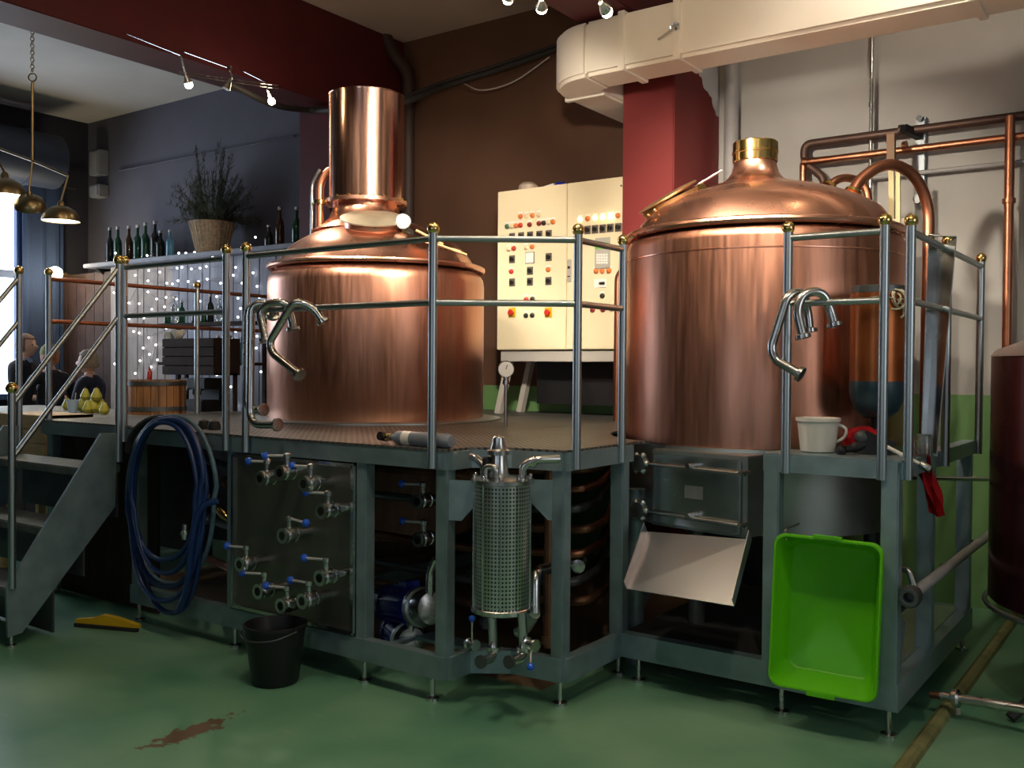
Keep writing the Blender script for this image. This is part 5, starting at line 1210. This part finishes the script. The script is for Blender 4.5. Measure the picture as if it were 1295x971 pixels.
# pale wooden box at the stair side
a, b_ = at(0, 522, X=-6.9), at(57, 524, Y=3.75)
wb = thing('wooden_box', 'pale wooden box beside the top of the staircase', 'box', (b_.x-.35, 3.9, .9))
z0_, z1_ = at(57, 580, Y=3.75).z, at(57, 526, Y=3.75).z
for k in range(3): obj('board', bx(b_.x-.75, b_.x, 3.75, 3.77, z0_+k*(z1_-z0_)/3+.003, z0_+(k+1)*(z1_-z0_)/3, .003), LIGHTWOOD, wb)
obj('side', bx(b_.x-.02, b_.x, 3.77, 4.13, z0_, z1_), LIGHTWOOD, wb); obj('top', bx(b_.x-.75, b_.x, 3.77, 4.13, z1_-.02, z1_), LIGHTWOOD, wb)
for x in (b_.x-.74, b_.x-.05): obj('leg', bx(x, x+.05, 3.78, 3.83, 0, z0_), LIGHTWOOD, wb); obj('leg', bx(x, x+.05, 4.07, 4.12, 0, z0_), LIGHTWOOD, wb)
# oak tub
p = at(198, 524, Y=4.85); p.z = CZ; hB = at(198, 480, Y=4.85).z-CZ; rB = (at(225, 500, Y=4.85)-at(172, 500, Y=4.85)).length*.40
ot = thing('oak_tub', 'low round oak tub with vertical staves on the bar counter', 'tub', p)
for k in range(24):
    a0, a1 = 2*PI*k/24+.012, 2*PI*(k+1)/24-.012; q = []
    for a, r_ in ((a0, rB), (a1, rB), (a1, rB-.025), (a0, rB-.025)): q.append((p.x+r_*math.cos(a), p.y+r_*math.sin(a)))
    obj('stave', prism(B(), q, CZ, CZ+hB), OAK, ot)
for z in (.05, hB-.03): obj('hoop', blathe([(rB+.001, CZ+z-.018), (rB+.005, CZ+z-.018), (rB+.005, CZ+z+.018), (rB+.001, CZ+z+.018)], (p.x, p.y, 0), 40, capb=False, capt=False), DARKSTEEL, ot)
obj('lid', blathe([(rB-.01, CZ+hB-.015), (rB-.01, CZ+hB), (0, CZ+hB)], (p.x, p.y, 0), 40), DARKWOOD, ot)
q = at(189, 470, Y=4.85); q.z = CZ+hB
bottle(q, .11, .022, mat('red_glass', (.35, .03, .02), .2), 'small red bottle standing on the oak tub')
# black bar machine with dark crate above, paper sign
p = at(250, 522, Y=5.40); p.z = CZ
mc_ = thing('coffee_machine', 'black bar machine with pipes on the counter below the dark crate', 'machine', p)
hm_ = at(250, 478, Y=5.40).z-CZ
obj('housing', bx(p.x-.19, p.x+.17, 5.32, 5.62, CZ, CZ+hm_*.35, .01), BLACKP, mc_)
obj('top_housing', bx(p.x-.19, p.x+.17, 5.35, 5.62, CZ+hm_*.68, CZ+hm_, .01), BLACKP, mc_)
obj('column', bx(p.x-.19, p.x+.17, 5.50, 5.62, CZ+hm_*.3, CZ+hm_*.7), BLACKP, mc_)
for k in range(3): obj('spout', pipe([(p.x-.12+.1*k, 5.47, CZ+hm_*.72), (p.x-.12+.1*k, 5.37, CZ+hm_*.66), (p.x-.12+.1*k, 5.37, CZ+hm_*.5)], .012, .03, 8), DARKSTEEL, mc_)
z0c, z1c = at(237, 474, Y=5.40).z, at(237, 428, Y=5.40).z; xa, xb = at(205, 450, Y=5.35).x, at(270, 450, Y=5.35).x
cr8 = thing('dark_crate', 'dark brown wooden crate above the black bar machine', 'crate', ((xa+xb)/2, 5.47, z0c))
for k in range(4): obj('slat', bx(xa, xb, 5.35, 5.37, z0c+k*(z1c-z0c)/4+.004, z0c+(k+1)*(z1c-z0c)/4-.002, .003), DARKWOOD, cr8)
for x in (xa, xb-.02): obj('side', bx(x, x+.02, 5.37, 5.62, z0c, z1c), DARKWOOD, cr8)
obj('base', bx(xa, xb, 5.37, 5.62, z0c, z0c+.02), DARKWOOD, cr8); obj('back', bx(xa, xb, 5.62, 5.64, z0c, z1c), DARKWOOD, cr8); obj('top', bx(xa+.02, xb-.02, 5.37, 5.62, z1c-.02, z1c), DARKWOOD, cr8)
for x in (xa, xb-.04): obj('leg', bx(x, x+.03, 5.59, 5.62, CZ, z0c), DARKWOOD, cr8)
for i, px in enumerate((216, 226)):
    q = at(px, 424, Y=5.5); q.z = z1c
    tag(obj('white_bowl', blathe([(0, 0), (.03, 0), (.04, .02), (.065+.01*i, .065+.02*i), (.06+.01*i, .065+.02*i), (.03, .02), (0, .012)], q, 24), WHITEP, None, loc=q), ['smaller white bowl on the dark crate', 'larger white bowl on the dark crate'][i], 'bowl')
q = at(232, 486, Y=5.25); t = thing('paper_sign', 'small grey paper sign in front of the black bar machine', 'sign', (q.x, q.y, CZ))
obj('card', bx(q.x-.05, q.x+.05, q.y, q.y+.006, q.z-.05, q.z+.05), mat('grey_card', (.32, .32, .34), .7), t); obj('stand', bcyl((q.x, q.y+.01, CZ), (q.x, q.y+.01, q.z), .006), STEEL, t)
# inner shelf with bottles and glasses behind the railing
zi = at(250, 408, Y=5.9).z; xa, xb = at(205, 405, Y=5.9).x, at(318, 405, Y=5.9).x
ish = thing('glass_shelf', 'dark shelf with bottles between the railing and the plank screen', 'shelf', ((xa+xb)/2, 6.0, zi-.04))
obj('board', bx(xa, xb, 5.85, 6.1, zi-.03, zi), DARKWOOD, ish)
for x in (xa, xb-.04): obj('upright', bx(x, x+.04, 6.06, 6.1, 0, zi+.02), DARKWOOD, ish)
obj('lower_board', bx(xa, xb, 5.85, 6.1, 1.05, 1.08), DARKWOOD, ish); obj('mid_board', bx(xa, xb, 5.85, 6.1, zi-.42, zi-.39), DARKWOOD, ish)
for i, px in enumerate((212, 221, 230, 247, 258, 266, 277)):
    q = at(px, 404, Y=5.96); q.z = zi; m = [GLASSG, GLASSC, GLASSG, GLASSB, GLASSG, GLASSK, GLASSC][i]
    bottle(q, .13+.05*((i*3) % 4), .036, m, ['squat green bottle first on the dark shelf', 'short clear bottle on the dark shelf', 'green bottle in the middle of the dark shelf', 'brown bottle beside the railing post on the dark shelf', 'broad green bottle on the dark shelf', 'black bottle on the dark shelf', 'clear bottle last on the dark shelf'][i])
for i, px in enumerate((276, 283, 291, 306)):
    q = at(px, 440, Y=5.97); q.z = zi-.39; m = [GLASSBL, GLASSG, mat('blue_plastic', (.03, .08, .30), .3), GLASSBL][i]
    bottle(q, .26, .04, m, ['pale blue bottle on the middle board of the dark shelf', 'green bottle on the middle board of the dark shelf', 'deep blue bottle on the middle board of the dark shelf', 'pale blue bottle at the end of the dark shelf middle board'][i])
# fruit and cup on the counter
fr = [(104, .05, 0, 0), (111, .045, 0, -.1), (118, .055, 0, -.05), (128, .05, 0, 0), (122, .045, 1, -.04), (85, .045, 0, .1), (108, .042, 1, -.04), (132, .042, 0, -.12)]
for i, (px, r_, lv, dy) in enumerate(fr):
    q = at(px, 512, Y=4.62+dy); q.z = CZ+r_ if lv == 0 else CZ+.05*2.1+r_
    t = thing('pear', 'yellow green pear in the pile on the bar counter', 'fruit', (q.x, q.y, q.z-r_), 'pears on the bar counter')
    obj('flesh', blathe([(0, -r_), (r_*.6, -r_*.9), (r_, -r_*.3), (r_*.95, r_*.15), (r_*.62, r_*.75), (r_*.45, r_*1.25), (r_*.2, r_*1.5), (0, r_*1.5)], q, 18), FRUIT, t)
    obj('stalk', bcyl(q+Vector((0, 0, r_*1.45)), q+Vector((.01, 0, r_*1.9)), .004, seg=6), LEAFB, t)
q = at(92, 520, Y=4.5); q.z = CZ; cp = thing('paper_cup', 'pale blue cup with a straw beside the pears', 'cup', q)
obj('shell', blathe([(0, 0), (.034, 0), (.050, .11), (.052, .11), (.048, .108), (.033, .01), (0, .008)], q, 24), mat('pale_blue_cup', (.42, .55, .75), .4), cp); obj('straw', bcyl(q+Vector((.01, 0, .02)), q+Vector((.05, 0, .17)), .004, seg=6), WHITEP, cp)

# pendant lamps on a rod with chain
pc = at(41, 190, X=-7.2)
pd = thing('pendant_lamp', 'brass hanging lamp with three domed shades on a cross rod', 'lamp', pc)
ends = [at(-12, 184, X=-7.55), at(41, 203, X=-7.2), at(86, 222, X=-6.92)]
obj('cross_rod', tube(B(), [at(-30, 180, X=-7.66)]+ends, .010, 8), SHADE, pd)
topc = Vector((pc.x, pc.y, ZC))
obj('hanging_rod', bcyl(ends[1], at(41, 104, X=-7.2), .011, seg=8), SHADE, pd)
obj('ring', torus(B(), at(41, 98, X=-7.2), .03, .006, 20, 6, axis=FW), SHADE, pd)
b = B(); z = at(41, 92, X=-7.2).z; k = 0
while z < ZC-.01:
    torus(b, (pc.x, pc.y, z+.02), .014, .004, 10, 5, axis=(1, 0, 0) if k % 2 else (0, 1, 0)); z += .026; k += 1
obj('chain', b, SHADE, pd)
for i, (px, py, rr_, X_) in enumerate(((77, 280, .135, -6.95), (6, 248, .16, -7.45), (38, 262, .115, -7.25))):
    q = at(px, py, X=X_); h = rr_*.85
    ax_ = (0, 0, 1) if i < 2 else (.45, -.3, .85)
    sh = obj('shade', blathe([(rr_, 0), (rr_*.99, .012), (rr_*.93, h*.4), (rr_*.75, h*.72), (rr_*.42, h*.95), (rr_*.2, h), (rr_*.16, h*1.25), (rr_*.1, h*1.35), (0, h*1.35)], q, 36, axis=ax_, capb=False), SHADE, pd)
    obj('diffuser', blathe([(rr_*.97, .006), (0, .004)], q, 36, axis=ax_), SHADEIN if i < 2 else SHADE, sh)
    obj('stem', bcyl(Vector(q)+Vector(ax_)*h*1.3, (ends[2] if i == 0 else ends[0] if i == 1 else ends[1]), .008, seg=8), SHADE, sh)
    if i < 2:
        l = bpy.data.lights.new('pendant_light', 'SPOT'); l.energy = 18; l.color = (1, .86, .62); l.spot_size = 2.4; l.spot_blend = .8; l.shadow_soft_size = .08
        o = bpy.data.objects.new('pendant_light', l); COL.objects.link(o); o.location = Vector(q)-Vector((0, 0, .03))
# glaring bare lamp
q = at(70, 346, Y=6.3)
gl = thing('globe_lamp', 'glaring bare globe lamp on a wall arm in front of the dark panelling', 'lamp', q)
obj('globe', bsph(q, .085, 20), BULBS, gl); obj('socket', blathe([(.03, 0), (.03, .07), (.02, .09)], q+Vector((0, .06, 0)), 14, axis=(0, 1, 0)), BRASS, gl); obj('arm', pipe([q+Vector((0, .12, 0)), q+Vector((0, .40, -.02))], .012, .03), BRASS, gl)
l = bpy.data.lights.new('globe_light', 'POINT'); l.energy = 9; l.color = (1, .80, .52); l.shadow_soft_size = .07
o = bpy.data.objects.new('globe_light', l); COL.objects.link(o); o.location = q-Vector((0, .12, 0))
# dark duct and small boxes in the far corner
a, b_ = at(-40, 165, X=-11.4), Vector((-11.4, 7.0, 0)); b_.z = a.z
t = thing('dark_duct', 'dark blue round duct along the end wall below the ceiling', 'duct', a); obj('duct', bcyl((-11.55, 2.0, a.z-.15), (-11.55, 6.4, a.z-.15), .33, seg=32), DARKDUCT, t)
for y in (3.2, 4.6, 6.0): obj('joint_band', blathe([(.34, -.03), (.34, .03)], (-11.55, y, a.z-.15), 32, axis=(0, 1, 0)), DARKDUCT, t)
for i, (y0, y1) in enumerate(((188, 222), (232, 250))):
    q0, q1 = at(112, y1, Y=6.95), at(124, y0, Y=6.95); t = thing('wall_box', ['taller grey electrical box in the dark corner', 'small grey electrical box in the dark corner under another'][i], 'box', (q0.x, 7.0, q0.z))
    obj('case', bx(q0.x, q0.x+.22, 6.96, 7.1, q0.z, q1.z, .008), PIPEGREY, t); obj('cover', bx(q0.x+.02, q0.x+.2, 6.945, 6.96, q0.z+.02, q1.z-.02, .004), PIPEGREY, t)
a, b_ = at(150, 216, Y=7.07), at(372, 172, Y=7.07)
tag(obj('wall_conduit', bcyl(a, (b_.x, 7.07, a.z), .012, seg=8), WALLGREY, None, loc=a), 'thin grey conduit running along the grey wall', 'conduit')

# ================================================================== PEOPLE
def person(loc, facing, jacket, hair, label, hgt=1.74, lean=.0, shirt=None):
    """standing figure; local +y is the way it faces"""
    s = hgt/1.75
    J = {'pel': (0, 0, .95), 'wst': (0, .0, 1.10), 'che': (0, .0, 1.30), 'sho': (0, -.01, 1.43), 'nec': (0, .0, 1.50), 'hea': (0, .02, 1.56),
         'hL': (.095, 0, .92), 'kL': (.105, .03, .50), 'aL': (.105, -.02, .09), 'tL': (.11, .13, .035), 'hR': (-.095, 0, .92), 'kR': (-.105, .03, .50), 'aR': (-.105, -.02, .09), 'tR': (-.11, .13, .035),
         'sL': (.185, -.01, 1.41), 'eL': (.25, .04, 1.13), 'wL': (.20, .26, 1.08), 'pL': (.185, .33, 1.08), 'sR': (-.185, -.01, 1.41), 'eR': (-.25, .04, 1.13), 'wR': (-.20, .26, 1.08), 'pR': (-.185, .33, 1.08)}
    Rd = {'pel': .155, 'wst': .15, 'che': .165, 'sho': .12, 'nec': .055, 'hea': .055, 'hL': .10, 'kL': .065, 'aL': .045, 'tL': .04, 'hR': .10, 'kR': .065, 'aR': .045, 'tR': .04,
          'sL': .07, 'eL': .05, 'wL': .034, 'pL': .036, 'sR': .07, 'eR': .05, 'wR': .034, 'pR': .036}
    E_ = [('pel', 'wst'), ('wst', 'che'), ('che', 'sho'), ('sho', 'nec'), ('nec', 'hea')]
    for q in 'LR':
        E_ += [('pel', 'h'+q), ('h'+q, 'k'+q), ('k'+q, 'a'+q), ('a'+q, 't'+q), ('sho', 's'+q), ('s'+q, 'e'+q), ('e'+q, 'w'+q), ('w'+q, 'p'+q)]
        sg = 1 if q == 'L' else -1; px, py, pz = J['p'+q]
        for f, (dx, ln) in enumerate(((.030, .055), (.012, .072), (-.008, .068), (-.028, .055))):
            J['f%d%s' % (f, q)] = (px+sg*dx, py+.045, pz); J['g%d%s' % (f, q)] = (px+sg*dx*1.1, py+.045+ln*.55, pz-.012); J['i%d%s' % (f, q)] = (px+sg*dx*1.1, py+.045+ln, pz-.035)
            for n_ in 'fgi': Rd['%s%d%s' % (n_, f, q)] = .009
            E_ += [('p'+q, 'f%d%s' % (f, q)), ('f%d%s' % (f, q), 'g%d%s' % (f, q)), ('g%d%s' % (f, q), 'i%d%s' % (f, q))]
        J['u'+q] = (px-sg*.045, py+.01, pz-.005); J['v'+q] = (px-sg*.055, py+.05, pz-.015); Rd['u'+q] = .011; Rd['v'+q] = .009; E_ += [('p'+q, 'u'+q), ('u'+q, 'v'+q)]
    names = list(J); me = bpy.data.meshes.new('skeleton'); me.from_pydata([Vector(J[n])*s for n in names], [(names.index(a), names.index(b)) for a, b in E_], [])
    o = bpy.data.objects.new('tmp', me); COL.objects.link(o)
    md = o.modifiers.new('s', 'SKIN'); md.use_smooth_shade = True; o.modifiers.new('d', 'SUBSURF').levels = 1
    for n_, sv in zip(names, me.skin_vertices[0].data):
        r_ = Rd[n_]*s; sv.radius = (r_, r_*(.72 if n_ in ('pel', 'wst', 'che', 'sho') else 1)); sv.use_root = n_ == 'pel'
    dg = bpy.context.evaluated_depsgraph_get(); ev = o.evaluated_get(dg); m2 = ev.to_mesh(); bm = bmesh.new(); bm.from_mesh(m2); ev.to_mesh_clear(); bpy.data.objects.remove(o)
    # head grown on the neck: egg skull, jaw, nose, ears, brow
    hb = bmesh.new(); bmesh.ops.create_uvsphere(hb, u_segments=24, v_segments=18, radius=.112*s)
    for v in hb.verts:
        x, y, z = v.co/s
        x *= .74; y *= .90; z *= 1.08
        if z < 0: x *= 1+z*2.2; y *= 1+z*1.2
        if y > 0 and z < .02: y += .012*max(0, 1-abs(x)/.05)
        if y > .05: y += .026*math.exp(-((x/.014)**2))*math.exp(-(((z+.012)/.022)**2)); y -= .010*math.exp(-(((abs(x)-.032)/.014)**2))*math.exp(-(((z-.012)/.014)**2))
        v.co = Vector((x, y, z))*s
    hc_ = Vector((0, .025, 1.635))*s
    for v in hb.verts: v.co += hc_
    tmp = bpy.data.meshes.new('tmp'); hb.to_mesh(tmp); hb.free(); bm.from_mesh(tmp); bpy.data.meshes.remove(tmp)
    for sx in (-1, 1): sph(bm, hc_+Vector((sx*.080, -.005, -.005))*s, .026*s, 8, (.4, .8, 1.2))
    for f in bm.faces:
        c = f.calc_center_median()/s; f.smooth = True
        hand = c.y > .235 and abs(c.x) > .1 and c.z > .9
        f.material_index = 0 if (c.z > 1.492 and abs(c.x) < .10) or hand else (1 if c.z > .90 else (3 if c.z < .09 else 2))
    root = thing('person', label, 'person', loc)
    body = obj('body', bm, [SKIN, jacket, JEANS, BLACKP], None, smooth=0); body.parent = root
    for pgn in body.data.polygons: pgn.use_smooth = True
    hr = bmesh.new(); bmesh.ops.create_uvsphere(hr, u_segments=24, v_segments=16, radius=.122*s)
    for v in hr.verts: v.co = Vector((v.co.x*.76, v.co.y*.95-.008*s, v.co.z*1.05+.010*s))+hc_
    bmesh.ops.delete(hr, geom=[v for v in hr.verts if (v.co-hc_).y/s > .035 and (v.co-hc_).z/s < .062 or (v.co-hc_).z/s < -.075], context='VERTS')
    bmesh.ops.solidify(hr, geom=hr.faces[:], thickness=.012*s)
    h_ = obj('hair', hr, hair, None, smooth=60); h_.parent = root
    eb = B()
    for sx in (-1, 1): sph(eb, hc_+Vector((sx*.031, .083, .012))*s, .011*s, 8)
    e_ = obj('eyes', eb, EYE, None); e_.parent = root
    mb = B(); sph(mb, hc_+Vector((0, .086, -.052))*s, .02*s, 8, (1.1, .5, .35)); mo = obj('mouth', mb, LIPS, None); mo.parent = root
    cb = blathe([(.075*s, 1.455*s), (.066*s, 1.49*s), (.072*s, 1.505*s), (.082*s, 1.46*s)], (0, .0, 0), 20, capb=False, capt=False); cl = obj('collar', cb, shirt or jacket, None); cl.parent = root
    root.rotation_euler = (0, 0, facing)
    return root
def spot_for(px, py, Y, h): q = at(px, py, Y=Y); return Vector((q.x, q.y, 0)), q.z
# heads placed at their pixels; the people stand on the floor behind the counter
for px, py, Y, fac, jk, hr_, lab, sh in ((114, 458, 5.55, math.radians(120), NAVY, BLOND, 'person in a navy jacket standing behind the bar counter, turned to the side', None),
                                         (64, 452, 5.60, math.radians(80), BLACKC, REDHAIR, 'person with reddish hair and black jacket standing behind the bar counter', None),
                                         (31, 436, 5.95, math.radians(-60), BLACKC, BROWNH, 'person in a pale blue shirt collar standing nearest the bright window', BLUEC)):
    q = at(px, py, Y=Y); hh = (q.z)/1.635*1.75
    pr_ = person((q.x, q.y, 0), fac, jk, hr_, lab, hgt=min(1.95, max(1.5, hh)), shirt=sh)
    if px == 64:
        s_c = min(1.95, max(1.5, hh))/1.75; cpo = obj('cap', blathe([(.098*s_c, 1.665*s_c), (.10*s_c, 1.69*s_c), (.085*s_c, 1.745*s_c), (.05*s_c, 1.775*s_c), (0, 1.782*s_c)], (0, .018, 0), 24), mat('olive_cap', (.20, .20, .08), .8), None); cpo.parent = pr_
